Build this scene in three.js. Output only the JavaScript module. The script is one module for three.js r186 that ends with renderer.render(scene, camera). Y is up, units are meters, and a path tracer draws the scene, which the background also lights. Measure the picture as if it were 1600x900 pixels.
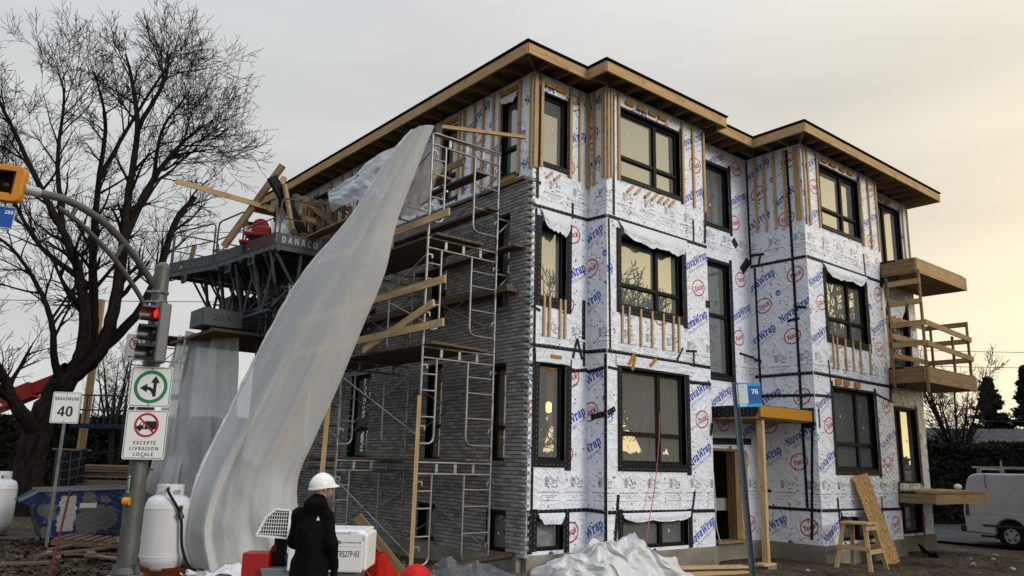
import * as THREE from 'three';
import { mergeGeometries } from 'three/addons/utils/BufferGeometryUtils.js';
import { RoundedBoxGeometry } from 'three/addons/geometries/RoundedBoxGeometry.js';
import { MarchingCubes } from 'three/addons/objects/MarchingCubes.js';

// ---------------------------------------------------------------- camera, sky, sun, exposure
// x runs along the wrapped front, -z along the brick side, the brick corner stands at the origin
const scene = new THREE.Scene();
const camera = new THREE.PerspectiveCamera(40.1, 16 / 9, 0.1, 400);
camera.position.set(-8.956, 1.7, 10.423);
camera.lookAt(-8.956 + 0.62237, 1.7 + 0.21695, 10.423 - 0.75205);
camera.rotateZ(1.41 * Math.PI / 180);

const GLOW = new THREE.Vector3(0.86, 0.0, 0.5).normalize();   // where the sun went down, right of the camera
function hash(x, y, s = 0) { let h = Math.imul(x | 0, 374761393) ^ Math.imul(y | 0, 668265263) ^ Math.imul(s | 0, 1274126177); h = Math.imul(h ^ (h >>> 13), 1274126177); return ((h ^ (h >>> 16)) >>> 0) / 4294967296; }
function vnoise(x, y, px, py, s) {                            // value noise that repeats after px, py cells
  const ix = Math.floor(x), iy = Math.floor(y), fx = x - ix, fy = y - iy, u = fx * fx * (3 - 2 * fx), v = fy * fy * (3 - 2 * fy);
  const m = (a, b) => ((a % b) + b) % b, h = (a, b) => hash(m(a, px), m(b, py), s);
  return (h(ix, iy) * (1 - u) + h(ix + 1, iy) * u) * (1 - v) + (h(ix, iy + 1) * (1 - u) + h(ix + 1, iy + 1) * u) * v;
}
function fbm(u, v, fx, fy, oct, s) { let a = 0.5, t = 0, n = 0; for (let i = 0; i < oct; i++) { t += a * vnoise(u * fx, v * fy, fx, fy, s + i); n += a; a *= 0.5; fx *= 2; fy *= 2; } return t / n; }
{
  const W = 1024, H = 512, d = new Float32Array(W * H * 4);
  const lerp = (a, b, t) => a + (b - a) * t, ss = (a, b, x) => { const t = Math.min(1, Math.max(0, (x - a) / (b - a))); return t * t * (3 - 2 * t); };
  for (let j = 0; j < H; j++) for (let i = 0; i < W; i++) {
    const az = ((i + 0.5) / W - 0.5) * 2 * Math.PI, el = ((j + 0.5) / H - 0.5) * Math.PI;
    const x = Math.cos(az), z = Math.sin(az), c = x * GLOW.x + z * GLOW.z, e = Math.max(0, el) * 180 / Math.PI;
    const warm = ss(-0.5, 1.0, c), low = Math.exp(-e / 16), ang = Math.acos(Math.max(-1, Math.min(1, c))) * 180 / Math.PI;
    const zen = 1 + 1.4 * ss(20, 80, e);
    const hi = ss(25, 80, e); let r = lerp(0.58, 0.69, warm) * zen * (1 - 0.1 * hi), g = lerp(0.612, 0.665, warm) * zen, b = lerp(0.632, 0.62, warm) * zen * (1 + 0.3 * hi);
    r += 0.10 * low; g += 0.075 * low; b += 0.03 * low;
    const cream = ss(75, 40, ang) * Math.exp(-Math.pow((e - 10) / 14, 2));
    r += 0.13 * cream; g += 0.08 * cream; b -= 0.01 * cream;
    const k = Math.exp(-Math.pow(ang / 30, 2)), v = Math.exp(-e / 11), gl = k * v;
    r += 1.7 * gl; g += 1.15 * gl; b += 0.36 * gl;
    const k2 = Math.exp(-Math.pow(ang / 37, 2)) * Math.exp(-e / 22);
    r += 1.3 * k2; g += 0.98 * k2; b += 0.28 * k2;
    const u = (i + 0.5) / W, vv = (j + 0.5) / H;
    const cl = fbm(u + 0.2 * vv, vv * 3, 9, 14, 5, 5) * 0.65 + fbm(u, vv * 3, 26, 30, 4, 9) * 0.35, cm = 1 + (cl - 0.5) * 0.36;
    if (el < 0) { const t = ss(0, -4, el * 180 / Math.PI); r = lerp(r, 0.12, t); g = lerp(g, 0.11, t); b = lerp(b, 0.1, t); }
    const o = (j * W + i) * 4; d[o] = r * cm; d[o + 1] = g * cm; d[o + 2] = b * (1 + (cl - 0.5) * 0.3); d[o + 3] = 1;
  }
  const t = new THREE.DataTexture(d, W, H, THREE.RGBAFormat, THREE.FloatType);
  t.mapping = THREE.EquirectangularReflectionMapping; t.magFilter = t.minFilter = THREE.LinearFilter; t.needsUpdate = true;
  scene.background = t; scene.environment = t;
}
const sun = new THREE.DirectionalLight(new THREE.Color(1.0, 0.97, 0.93), 1.5);
sun.position.set(9, 17, 40); sun.target.position.set(0, 2, 0);
sun.castShadow = true; sun.shadow.radius = 36; sun.shadow.mapSize.set(2048, 2048);
Object.assign(sun.shadow.camera, { left: -30, right: 30, top: 25, bottom: -25, near: 1, far: 110 });
scene.add(sun, sun.target);
const renderer = new THREE.WebGLRenderer({ antialias: true });
renderer.toneMapping = THREE.LinearToneMapping;
renderer.toneMappingExposure = 1.0;
renderer.shadowMap.enabled = true;
renderer.shadowMap.type = THREE.PCFSoftShadowMap;

// ---------------------------------------------------------------- helpers
let seed = 12345;
const rnd = () => { seed = (seed + 0x6D2B79F5) | 0; let t = Math.imul(seed ^ (seed >>> 15), 1 | seed); t = (t + Math.imul(t ^ (t >>> 7), 61 | t)) ^ t; return ((t ^ (t >>> 14)) >>> 0) / 4294967296; };
const rr = (a, b) => a + (b - a) * rnd();
const V = (x, y, z) => new THREE.Vector3(x, y, z);
const taken = {};
function numbered(n) { const k = taken[n] = (taken[n] ?? -1) + 1; return k ? n + '_' + String(k).padStart(3, '0') : n; }
function shadow(o) { o.castShadow = o.receiveShadow = true; return o; }
function part(name, geo, mat, parent, label) { const m = shadow(new THREE.Mesh(geo, mat)); m.name = name; if (label) m.userData.label = label; parent.add(m); return m; }
function tag(o, label, category, group, kind) { o.userData.label = label; o.userData.category = category; if (group) o.userData.group = group; if (kind) o.userData.kind = kind; return o; }
function thing(name, label, category, p = [0, 0, 0], turn = 0, group) { const g = new THREE.Group(); g.name = numbered(name); g.position.set(...p); g.rotation.y = turn; scene.add(g); return tag(g, label, category, group); }
function single(name, geo, mat, label, category, group) { const m = part(numbered(name), geo, mat, scene); return tag(m, label, category, group); }
function structure(name, geo, mat, label, category) { const m = part(numbered(name), geo, mat, scene); m.userData.kind = 'structure'; m.userData.label = label; m.userData.category = category; return m; }
function merge(list) {
  return mergeGeometries(list.map((g) => { const n = g.index ? g.toNonIndexed() : g; for (const k of Object.keys(n.attributes)) if (!['position', 'normal', 'uv'].includes(k)) n.deleteAttribute(k); return n; }));
}
function scaleUV(geo, su, sv, ou = 0, ov = 0) { const a = geo.attributes.uv; for (let i = 0; i < a.count; i++) a.setXY(i, a.getX(i) * su + ou, a.getY(i) * sv + ov); return geo; }
// box with uv in metres, grain along the longest side
function box(w, h, d, x = 0, y = 0, z = 0) {
  const g = new THREE.BoxGeometry(w, h, d), a = g.attributes.uv, n = g.attributes.normal, p = g.attributes.position, o = rnd() * 3, o2 = rnd() * 3;
  const L = w >= h && w >= d ? 0 : h >= d ? 1 : 2;
  for (let i = 0; i < a.count; i++) {
    const P = [p.getX(i), p.getY(i), p.getZ(i)], N = [Math.abs(n.getX(i)), Math.abs(n.getY(i)), Math.abs(n.getZ(i))], f = N.indexOf(Math.max(...N));
    const ax = [0, 1, 2].filter((k) => k !== f); let vAx = ax.includes(L) ? L : ax[1], uAx = ax[0] === vAx ? ax[1] : ax[0];
    a.setXY(i, P[uAx] + o, P[vAx] + o2);
  }
  return g.translate(x, y, z);
}
const Y = V(0, 1, 0);
function orient(geo, p, q, up) {                               // geo along y, centred; lay it from p to q
  const a = V(...p), b = V(...q), d = b.clone().sub(a).normalize(), m = new THREE.Matrix4();
  const u = up ? V(...up) : Math.abs(d.y) > 0.95 ? V(0, 0, 1) : V(0, 1, 0);
  const x = new THREE.Vector3().crossVectors(d, u).normalize(), z = new THREE.Vector3().crossVectors(x, d).normalize();
  m.makeBasis(x, d, z).setPosition(a.add(b).multiplyScalar(0.5)); return geo.applyMatrix4(m);
}
const dist = (p, q) => Math.hypot(p[0] - q[0], p[1] - q[1], p[2] - q[2]);
const bar = (p, q, w, h, up) => orient(box(w, dist(p, q), h), p, q, up);          // rectangular bar; h lies along up
const rod = (p, q, r, n = 8, r2 = r) => orient(new THREE.CylinderGeometry(r2, r, dist(p, q), n, 1), p, q);
const pipe = (pts, r, seg = 24, n = 7, tension = 0.5) => new THREE.TubeGeometry(new THREE.CatmullRomCurve3(pts.map((p) => V(...p)), false, 'catmullrom', tension), seg, r, n);
function bend(pts, r, n = 7, rad = 0.12) {                     // pipe with rounded corners
  const path = new THREE.CurvePath(), P = pts.map((p) => V(...p)); let cur = P[0];
  for (let i = 1; i < P.length - 1; i++) {
    const a = P[i].clone().add(P[i - 1].clone().sub(P[i]).setLength(Math.min(rad, P[i].distanceTo(P[i - 1]) * 0.49))), b = P[i].clone().add(P[i + 1].clone().sub(P[i]).setLength(Math.min(rad, P[i].distanceTo(P[i + 1]) * 0.49)));
    path.add(new THREE.LineCurve3(cur, a)); path.add(new THREE.QuadraticBezierCurve3(a, P[i].clone(), b)); cur = b;
  }
  path.add(new THREE.LineCurve3(cur, P[P.length - 1]));
  return new THREE.TubeGeometry(path, Math.max(12, P.length * 10), r, n);
}
function shapeOf(pts) { const s = new THREE.Shape(); pts.forEach(([x, y], i) => (i ? s.lineTo(x, y) : s.moveTo(x, y))); return s; }
function slab(pts, t, bevel = 0) { return new THREE.ExtrudeGeometry(shapeOf(pts), { depth: t, bevelEnabled: bevel > 0, bevelSize: bevel, bevelThickness: bevel, bevelSegments: 2, curveSegments: 16 }); }
// a sheet sampled over u, v in 0..1
function sheet(nu, nv, f) {
  const p = [], uv = [], ix = [];
  for (let j = 0; j <= nv; j++) for (let i = 0; i <= nu; i++) { p.push(...f(i / nu, j / nv)); uv.push(i / nu, j / nv); }
  for (let j = 0; j < nv; j++) for (let i = 0; i < nu; i++) { const a = j * (nu + 1) + i, b = a + 1, c = a + nu + 1, e = c + 1; ix.push(a, b, e, a, e, c); }
  const g = new THREE.BufferGeometry(); g.setAttribute('position', new THREE.Float32BufferAttribute(p, 3)); g.setAttribute('uv', new THREE.Float32BufferAttribute(uv, 2)); g.setIndex(ix); g.computeVertexNormals(); return g;
}

// ---------------------------------------------------------------- textures and materials
function tex(w, h, fn, { srgb = true, rep = [1, 1] } = {}) {
  const d = new Uint8Array(w * h * 4);
  for (let j = 0; j < h; j++) for (let i = 0; i < w; i++) { const c = fn((i + 0.5) / w, (j + 0.5) / h, i, j), o = (j * w + i) * 4; d[o] = Math.max(0, Math.min(255, c[0])); d[o + 1] = Math.max(0, Math.min(255, c[1])); d[o + 2] = Math.max(0, Math.min(255, c[2])); d[o + 3] = 255; }
  const t = new THREE.DataTexture(d, w, h); t.wrapS = t.wrapT = THREE.RepeatWrapping; t.magFilter = THREE.LinearFilter; t.minFilter = THREE.LinearMipmapLinearFilter; t.generateMipmaps = true;
  if (srgb) t.colorSpace = THREE.SRGBColorSpace; t.repeat.set(...rep); t.needsUpdate = true; return t;
}
function canvasTex(w, h, draw, wrap = false) {
  const c = document.createElement('canvas'); c.width = w; c.height = h; const g = c.getContext('2d'); draw(g, w, h);
  const t = new THREE.CanvasTexture(c); t.colorSpace = THREE.SRGBColorSpace; t.anisotropy = 8; if (wrap) t.wrapS = t.wrapT = THREE.RepeatWrapping; return t;
}
const grey = (v) => [v, v, v];
function woodTex(c0, c1, s, knots = true) {
  return tex(256, 512, (u, v) => {
    const w = u + 0.035 * (fbm(u, v, 3, 2, 2, s + 40) - 0.5), g = fbm(w, v, 26, 2, 4, s), f = fbm(w, v, 90, 5, 2, s + 7), k = knots ? Math.max(0, 1 - Math.hypot((u - 0.37) * 5, (v - 0.62) * 22)) + Math.max(0, 1 - Math.hypot((u - 0.78) * 6, (v - 0.2) * 26)) : 0;
    const t = Math.min(1, Math.max(0, 0.5 + (g - 0.5) * 1.5 + (f - 0.5) * 0.5 + k * 0.7)), d = 0.92 + 0.16 * fbm(u, v, 4, 4, 3, s + 3);
    return [0, 1, 2].map((i) => (c0[i] + (c1[i] - c0[i]) * t) * d);
  });
}
// rough building-site surfaces carry little sheen
const std = (o) => ((o.roughness ?? 1) >= 0.5 && !o.metalness ? new THREE.MeshPhysicalMaterial({ ...o, specularIntensity: (o.roughness ?? 1) >= 0.75 ? 0.2 : 0.5 }) : new THREE.MeshStandardMaterial(o)), phy = (o) => new THREE.MeshPhysicalMaterial(o);
function withRepeat(t, x, y) { const c = t.clone(); c.repeat.set(x, y); c.needsUpdate = true; return c; }
const wA = woodTex([196, 170, 130], [148, 118, 80], 11), wB = woodTex([204, 182, 144], [164, 134, 94], 23), wC = woodTex([120, 108, 92], [72, 62, 52], 31), wD = woodTex([158, 134, 102], [108, 86, 60], 47);
for (const t of [wA, wB, wC, wD]) t.repeat.set(4, 0.8);
const M = {};
M.lumber = std({ map: wB, roughness: 0.85 });
M.fascia = std({ map: wA, roughness: 0.85 });
M.oldwood = std({ map: wC, roughness: 0.92 });
M.brownwood = std({ map: wD, roughness: 0.88 });
M.rafter = std({ map: woodTex([150, 132, 108], [108, 90, 70], 53), roughness: 0.9 });
M.osb = std({ map: tex(512, 512, (u, v, i, j) => { let b = 0, id = 0; for (let k = 0; k < 3; k++) { const a = k * 1.05 + 0.3, x = (u * Math.cos(a) + v * Math.sin(a)) * 20, y = (-u * Math.sin(a) + v * Math.cos(a)) * 60, h = hash(Math.floor(x + 0.7 * hash(Math.floor(y), k)), Math.floor(y), k); if (h > b) { b = h; id = hash(Math.floor(x * 2), Math.floor(y), k + 5); } } const t = 0.6 + id * 0.55; return [186 * t, 150 * t, 100 * t]; }, { rep: [1.0, 1.0] }), roughness: 0.85 });
M.glass = phy({ color: 0xbcc2c0, roughness: 0.01, metalness: 0.5, transmission: 1, thickness: 0, ior: 2.1 });
M.frameBlack = std({ color: 0x060607, roughness: 0.6 });
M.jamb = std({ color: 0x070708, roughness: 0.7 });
M.black = std({ color: 0x0c0c0d, roughness: 0.7 });
M.roofEdge = std({ color: 0x141414, roughness: 0.85 });
M.under = std({ map: wD, roughness: 0.95 });
M.dark = std({ color: 0x8f8c86, roughness: 0.95 });
M.steel = std({ map: tex(128, 256, (u, v) => { const t = fbm(u, v, 8, 20, 4, 61), s = t > 0.6 ? 1 : 0; return s ? [120, 112, 100] : grey(150 + 50 * (t - 0.5)); }), roughness: 0.42, metalness: 0.75 });
M.steelDark = std({ color: 0x33373a, roughness: 0.55, metalness: 0.5 });
M.mastSteel = std({ map: tex(128, 128, (u, v) => { const t = fbm(u, v, 6, 6, 4, 66); return [58 + 40 * t, 66 + 40 * t, 70 + 38 * t]; }), roughness: 0.6, metalness: 0.35 });
M.galv = std({ map: tex(128, 256, (u, v) => { const t = fbm(u, v, 10, 10, 4, 71); return [105 + 50 * t, 108 + 50 * t, 108 + 48 * t]; }), roughness: 0.5, metalness: 0.55 });
M.concrete = std({ map: tex(256, 256, (u, v) => { const t = fbm(u, v, 5, 5, 5, 81), s = fbm(u, v, 40, 40, 2, 85); return [118 + 60 * (t - 0.5) + 16 * s, 113 + 58 * (t - 0.5) + 16 * s, 103 + 54 * (t - 0.5) + 14 * s]; }, { rep: [0.5, 0.5] }), roughness: 0.95 });
M.white = std({ color: 0xd8d8d4, roughness: 0.5 });
M.red = std({ color: 0x8d1512, roughness: 0.5 });
M.shim = std({ color: 0xa6782f, roughness: 0.8 });
// ---------------------------------------------------------------- printed house wrap
const SHEET_W = 1.9, SHEET_H = 2.72;
const wrapPrint = canvasTex(1216, 1740, (g, w, h) => {
  const S = w / SHEET_W, X = (m) => m * S, Yp = (m) => h - m * S;
  g.fillStyle = '#e0e4ec'; g.fillRect(0, 0, w, h);
  const around = (f) => { for (const dx of [-w, 0, w]) for (const dy of [-h, 0, h]) { g.save(); g.translate(dx, dy); f(); g.restore(); } };
  const tuck = (x, y) => around(() => { g.save(); g.translate(X(x), Yp(y)); g.rotate(-0.32); g.strokeStyle = '#b01828'; g.lineWidth = X(0.027); g.beginPath(); g.ellipse(0, 0, X(0.2), X(0.165), 0, 0, 7); g.stroke(); g.fillStyle = '#b01828'; g.font = 'italic bold ' + X(0.135) + 'px sans-serif'; g.textAlign = 'center'; g.fillText('Tuck', 0, X(0.05)); g.lineWidth = X(0.007); g.strokeText('Tuck', 0, X(0.05)); g.restore(); });
  const nova = (x, y) => around(() => { g.save(); g.translate(X(x), Yp(y)); g.rotate(-0.5); g.fillStyle = g.strokeStyle = '#1c44a4'; g.textAlign = 'center'; g.save(); g.scale(0.86, 1.2); g.font = 'bold ' + X(0.19) + 'px serif'; g.fillText('NovaWrap', 0, X(0.04)); g.lineWidth = X(0.009); g.strokeText('NovaWrap', 0, X(0.04)); g.restore(); g.font = X(0.042) + 'px sans-serif'; g.fillText('Envelopes de revêtement de maison', 0, X(0.12)); g.fillRect(X(-0.37), X(0.135), X(0.76), X(0.007)); g.restore(); });
  const ipg = (x, y) => around(() => { g.save(); g.translate(X(x), Yp(y)); g.fillStyle = '#2a58a6'; g.beginPath(); g.arc(0, 0, X(0.066), 0, 7); g.fill(); g.rotate(-0.4); g.fillStyle = '#e0e4ec'; g.font = 'bold ' + X(0.062) + 'px sans-serif'; g.textAlign = 'center'; g.fillText('ipg', 0, X(0.02)); g.fillStyle = '#53617e'; g.font = X(0.052) + 'px sans-serif'; g.textAlign = 'left'; g.fillText('intertape polymer group', X(0.1), X(0.02)); g.restore(); });
  const cert = (x, y) => around(() => {
    g.save(); g.translate(X(x), Yp(y)); g.fillStyle = '#44464b'; for (let r = 0; r < 7; r++) g.fillRect(X(-0.1), X(-0.08 + r * 0.024), X(0.085), X(0.013));
    g.beginPath(); g.moveTo(X(0), X(-0.02)); g.lineTo(X(0.03), X(-0.11)); g.lineTo(X(0.06), X(-0.05)); g.lineTo(X(0.1), X(-0.07)); g.lineTo(X(0.08), X(0.02)); g.lineTo(X(0.03), X(0.05)); g.closePath(); g.lineWidth = X(0.01); g.strokeStyle = '#44464b'; g.stroke();
    g.font = 'italic bold ' + X(0.09) + 'px serif'; g.textAlign = 'left'; g.fillText('FS', X(0.09), X(0.03)); g.fillRect(X(0.06), X(0.075), X(0.12), X(0.016));
    g.textAlign = 'center'; g.font = 'bold ' + X(0.042) + 'px sans-serif'; g.fillText('INTERTAPE POLYMER INC.', X(0.02), X(0.19)); g.font = X(0.03) + 'px sans-serif'; g.fillText('Truro, Nova Scotia, Canada', X(0.02), X(0.235)); g.fillText('1 888 898 7834', X(0.02), X(0.272)); g.fillRect(X(-0.22), X(0.31), X(0.5), X(0.007)); g.restore();
  });
  cert(0.3, 0.5); cert(0.93, 0.5); cert(1.56, 0.5);
  nova(0.5, 1.02); tuck(1.3, 0.98); ipg(0.12, 1.5); nova(1.42, 1.55); tuck(0.62, 1.76); ipg(1.0, 2.0); nova(0.55, 2.3); tuck(1.45, 2.36);
}, true);
const wrapBump = tex(1024, 1024, (u, v) => {
  const w1 = fbm(u, v, 3, 3, 3, 101), a = u + 0.16 * w1, b = v + 0.16 * fbm(u, v, 3, 3, 3, 102);
  const rid = (t) => 1 - Math.abs(2 * t - 1);
  const r1 = Math.pow(rid(fbm(a + b, b, 7, 4, 3, 103)), 5), r2 = Math.pow(rid(fbm(a, b, 18, 5, 3, 104)), 7), r3 = Math.pow(rid(fbm(a, b, 8, 16, 3, 105)), 6);
  return grey(90 + 60 * r1 + 50 * r2 + 45 * r3 + 40 * (w1 - 0.5));
}, { srgb: false });
wrapPrint.repeat.set(1 / SHEET_W, 1 / SHEET_H); wrapBump.repeat.set(1 / 1.9, 1 / 1.9);
M.wrap = std({ map: wrapPrint, bumpMap: wrapBump, bumpScale: 0.05, roughness: 0.36 });
M.wrapPlain = std({ color: 0xd4d8e0, bumpMap: wrapBump, bumpScale: 0.04, roughness: 0.45, side: THREE.DoubleSide });
const tapeMap = tex(256, 64, (u, v) => { const a = (u * 4) % 1, t = a > 0.3 && a < 0.42 && v > 0.36 && v < 0.62; const n = fbm(u, v, 20, 6, 2, 111) * 8; return t ? grey(135) : [7 + n, 8 + n, 17 + n]; });
tapeMap.repeat.set(2.2, 10);
M.tape = std({ map: tapeMap, roughness: 0.55 });
const flashMap = tex(256, 256, (u, v) => { const a = (u * 4 + Math.floor(v * 4) * 0.5) % 1, b = (v * 4) % 1, t = a > 0.3 && a < 0.62 && b > 0.4 && b < 0.58; const n = fbm(u, v, 10, 10, 3, 115) * 12; return t ? grey(96) : [5 + n * 0.7, 5 + n * 0.7, 7 + n * 0.7]; });
flashMap.repeat.set(2.6, 2.6);
M.flash = std({ map: flashMap, roughness: 0.6 });
M.cap = std({ color: 0x17181b, roughness: 0.6 });

// ---------------------------------------------------------------- apartment building
const building = thing('apartment_building', 'three storey building under construction with white printed house wrap and grey brick side', 'building');
// a face: local x along the wall (to the right seen from outside), local z out of the wall
const faceZ = (z) => new THREE.Matrix4().makeTranslation(0, 0, z);
const faceX = (x) => new THREE.Matrix4().makeRotationY(-Math.PI / 2).setPosition(x, 0, 0);
function onFace(name, geo, mat, parent, F, label) { return part(name, geo.applyMatrix4(F), mat, parent, label); }
const OPEN = [];
function wall(F, s0, s1, y0, y1, holes, off = 0, t = 0.14, mat = M.wrap, name = 'wrapped_wall') {
  const sh = shapeOf([[s0, y0], [s1, y0], [s1, y1], [s0, y1]]);
  for (const [a, b, c, d] of holes) { const h = new THREE.Path(); h.moveTo(a, c); h.lineTo(a, d); h.lineTo(b, d); h.lineTo(b, c); h.closePath(); sh.holes.push(h); }
  const g = new THREE.ExtrudeGeometry(sh, { depth: t, bevelEnabled: false }); g.translate(0, 0, -t); scaleUV(g, 1, 1, off, -0.9);
  return onFace(name, g, mat, building, F);
}
function strip(parent, F, a, b, w, mat = M.tape, name = 'tape_strip', lift = 0.006, t = 0.004) {      // tape from (s,y) to (s,y)
  const L = Math.hypot(b[0] - a[0], b[1] - a[1]), g = new THREE.BoxGeometry(L, w, t); scaleUV(g, L, w, rnd(), 0);
  g.rotateZ(Math.atan2(b[1] - a[1], b[0] - a[0])); g.translate((a[0] + b[0]) / 2, (a[1] + b[1]) / 2, lift + t / 2);
  return onFace(name, g, mat, parent, F);
}
let stripLift = 0;
const tape = (W, F, a, b, w = 0.065) => { stripLift = (stripLift + 0.0011) % 0.006; return strip(W, F, a, b, w, M.tape, 'tape_strip', 0.004 + stripLift); };
// window in an opening: flashing tape round it, dark reveals, frame, panes. cols and rows are shares of width and height
function windowUnit(F, s0, s1, y0, y1, cols, rows, { flash = [0.1, 0.1, 0.14, 0.06], depth = 0.13, sill = true } = {}) {
  const fr = 0.055, g = [];
  const zf = -depth;
  g.push(box(fr, y1 - y0, 0.08, s0 + fr / 2, (y0 + y1) / 2, zf), box(fr, y1 - y0, 0.08, s1 - fr / 2, (y0 + y1) / 2, zf));
  g.push(box(s1 - s0 - 2 * fr, fr, 0.08, (s0 + s1) / 2, y1 - fr / 2, zf), box(s1 - s0 - 2 * fr, fr, 0.08, (s0 + s1) / 2, y0 + fr / 2, zf));
  const win = onFace('window', merge(g), M.frameBlack, building, F);
  const W = s1 - s0 - 2 * fr, H = y1 - y0 - 2 * fr, mw = 0.085; let x = s0 + fr;
  cols.forEach((c, i) => {
    const x1 = x + W * c; let y = y0 + fr;
    if (i < cols.length - 1) onFace('mullion', box(mw, H, 0.09, x1, (y0 + y1) / 2, zf + 0.006), M.frameBlack, win, F);
    rows.forEach((r, j) => {
      const yy = y + H * r, l = i ? mw / 2 : 0, rgt = i < cols.length - 1 ? mw / 2 : 0, bo = j ? mw / 2 : 0, to = j < rows.length - 1 ? mw / 2 : 0;
      if (j < rows.length - 1) onFace('transom', box(x1 - x - l - rgt, mw * 0.8, 0.085, (x + l + x1 - rgt) / 2, yy, zf + 0.003), M.frameBlack, win, F);
      const pl = new THREE.PlaneGeometry(x1 - x - l - rgt, yy - y - bo - to); pl.rotateY((rnd() - 0.5) * 0.008); pl.rotateX((rnd() - 0.5) * 0.008); pl.translate((x + l + x1 - rgt) / 2, (y + bo + yy - to) / 2, zf - 0.012);
      const pane = onFace('pane', pl, M.glass, win, F);
      if (rnd() < 0.55) { const q = new THREE.PlaneGeometry(0.035, 0.05).translate(x + (x1 - x) * rr(0.25, 0.6), y + (yy - y) * rr(0.3, 0.6), zf - 0.006); onFace('sticker', q, M.white, win, F); }
      y = yy;
    });
    x = x1;
  });
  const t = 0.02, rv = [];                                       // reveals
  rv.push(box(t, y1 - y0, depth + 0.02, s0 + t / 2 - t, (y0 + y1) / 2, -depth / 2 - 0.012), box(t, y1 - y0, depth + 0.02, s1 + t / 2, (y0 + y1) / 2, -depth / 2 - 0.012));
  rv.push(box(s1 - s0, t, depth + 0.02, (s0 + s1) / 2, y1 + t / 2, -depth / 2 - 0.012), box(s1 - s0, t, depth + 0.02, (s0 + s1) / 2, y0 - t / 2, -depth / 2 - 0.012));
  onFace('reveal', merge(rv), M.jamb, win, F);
  const [fl, frr, fb, ft] = flash;
  if (fl) strip(win, F, [s0 - fl / 2, y0 - fb], [s0 - fl / 2, y1 + ft + 0.1], fl, M.flash, 'flashing', 0.011);
  if (frr) strip(win, F, [s1 + frr / 2, y0 - fb - 0.05], [s1 + frr / 2, y1 + ft + 0.08], frr, M.flash, 'flashing', 0.011);
  if (fb) strip(win, F, [s0 + 0.001, y0 - fb / 2], [s1 - 0.001, y0 - fb / 2], fb, M.flash, 'flashing', 0.0135);
  if (ft) strip(win, F, [s0 + 0.001, y1 + ft / 2], [s1 - 0.001, y1 + ft / 2], ft, M.flash, 'flashing', 0.0135);
  return win;
}
function batten(F, s, y0, y1, w = 0.062, parent = building, tilt = 0, mat = M.lumber) {
  const g = box(w, y1 - y0, 0.022); if (tilt) g.rotateZ(tilt); g.translate(s, (y0 + y1) / 2, 0.028); return onFace('batten', g, mat, parent, F);
}
function block(F, s, y, w, h, tilt = 0, mat = M.shim, parent = building) { const g = box(w, h, 0.024); g.rotateZ(tilt); g.translate(s, y, 0.032); return onFace('wood_block', g, mat, parent, F); }
// loose sheet of wrap hanging over the head of an opening
function flap(F, s0, s1, y1, drop, seedN, loose = 1) {
  const g = sheet(36, 10, (u, v) => {
    const e = Math.abs(2 * u - 1), sc = loose ? 0.55 + 0.45 * Math.min(1, (1 - e) * 3.2) : 1, wob = fbm(u, 0.5, 5, 3, 3, seedN) - 0.5, low = drop * (sc + (loose ? 0.7 : 0.12) * wob + 0.25 * loose * (u - 0.5) * (seedN % 2 ? 1 : -1));
    const nar = 1 - 0.12 * v * loose; return [s0 + (s1 - s0) * (0.5 + (u - 0.5) * nar), y1 - v * low, 0.018 + loose * (0.07 * Math.sin(Math.min(1, v * 1.25) * 2.2) * sc + 0.06 * v * (fbm(u, v, 7, 3, 3, seedN + 5) - 0.3)) + 0.012 * (1 - loose) * fbm(u, v, 9, 3, 3, seedN)];
  });
  scaleUV(g, s1 - s0, drop);
  return onFace('wrap_flap', g, M.wrapPlain, building, F);
}
const FA = faceZ(0), FB = faceZ(0.5), FR = faceZ(0.1), FW = faceZ(1.55), FD = faceZ(1.2), FBS = faceX(1.55), FWS = faceX(6.85), FS = faceX(0.1);
const y0w = 0.2, y1w = 9.03;
// openings [s0, s1, y0, y1] per face
const hA = [[0.34, 0.98, 7.26, 8.66], [0.34, 0.98, 4.66, 6.02], [0.34, 0.98, 1.77, 3.46], [0.34, 0.98, 0.26, 0.8]];
const hB = [[1.94, 3.8, 7.26, 8.68], [1.94, 3.8, 4.68, 6.02], [1.94, 3.8, 1.75, 3.48], [1.94, 3.8, 0.26, 0.8]];
const hR = [[5.0, 6.1, 7.12, 8.55], [5.0, 6.02, 3.7, 6.22], [5.12, 6.1, 0.23, 2.12]];
const hW = [[7.62, 9.45, 7.26, 8.72], [7.62, 9.45, 4.66, 6.06], [7.62, 9.5, 1.76, 3.5], [7.7, 9.3, 0.26, 0.78]];
const hD = [[11.05, 12.45, 6.9, 8.72], [11.05, 12.45, 4.22, 6.1], [11.05, 12.45, 1.45, 3.3], [10.75, 12.3, 0.25, 0.95]];
const hS = [[-0.95, -0.45, 7.12, 8.72], [-2.95, -2.42, 7.12, 8.72], [-6.1, -5.2, 7.12, 8.72], [-9.2, -8.3, 7.12, 8.72]];
const wallA = wall(FA, 0.106, 1.55, y0w, y1w, hA, 0.32), wallB = wall(FB, 1.556, 4.644, y0w, y1w, hB, 0.1), wallR = wall(FR, 4.53, 6.97, y0w, y1w, hR, 0.7), wallW = wall(FW, 6.856, 10.444, y0w, y1w, hW, 0.85), wallD = wall(FD, 10.33, 12.944, y0w, y1w, hD, 0.5);
const wallBS = wall(FBS, 0.001, 0.499, y0w, y1w, [], 0.55, 0.12), wallWS = wall(FWS, 0.101, 1.549, y0w, y1w, [], 0.2, 0.12);
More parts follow.
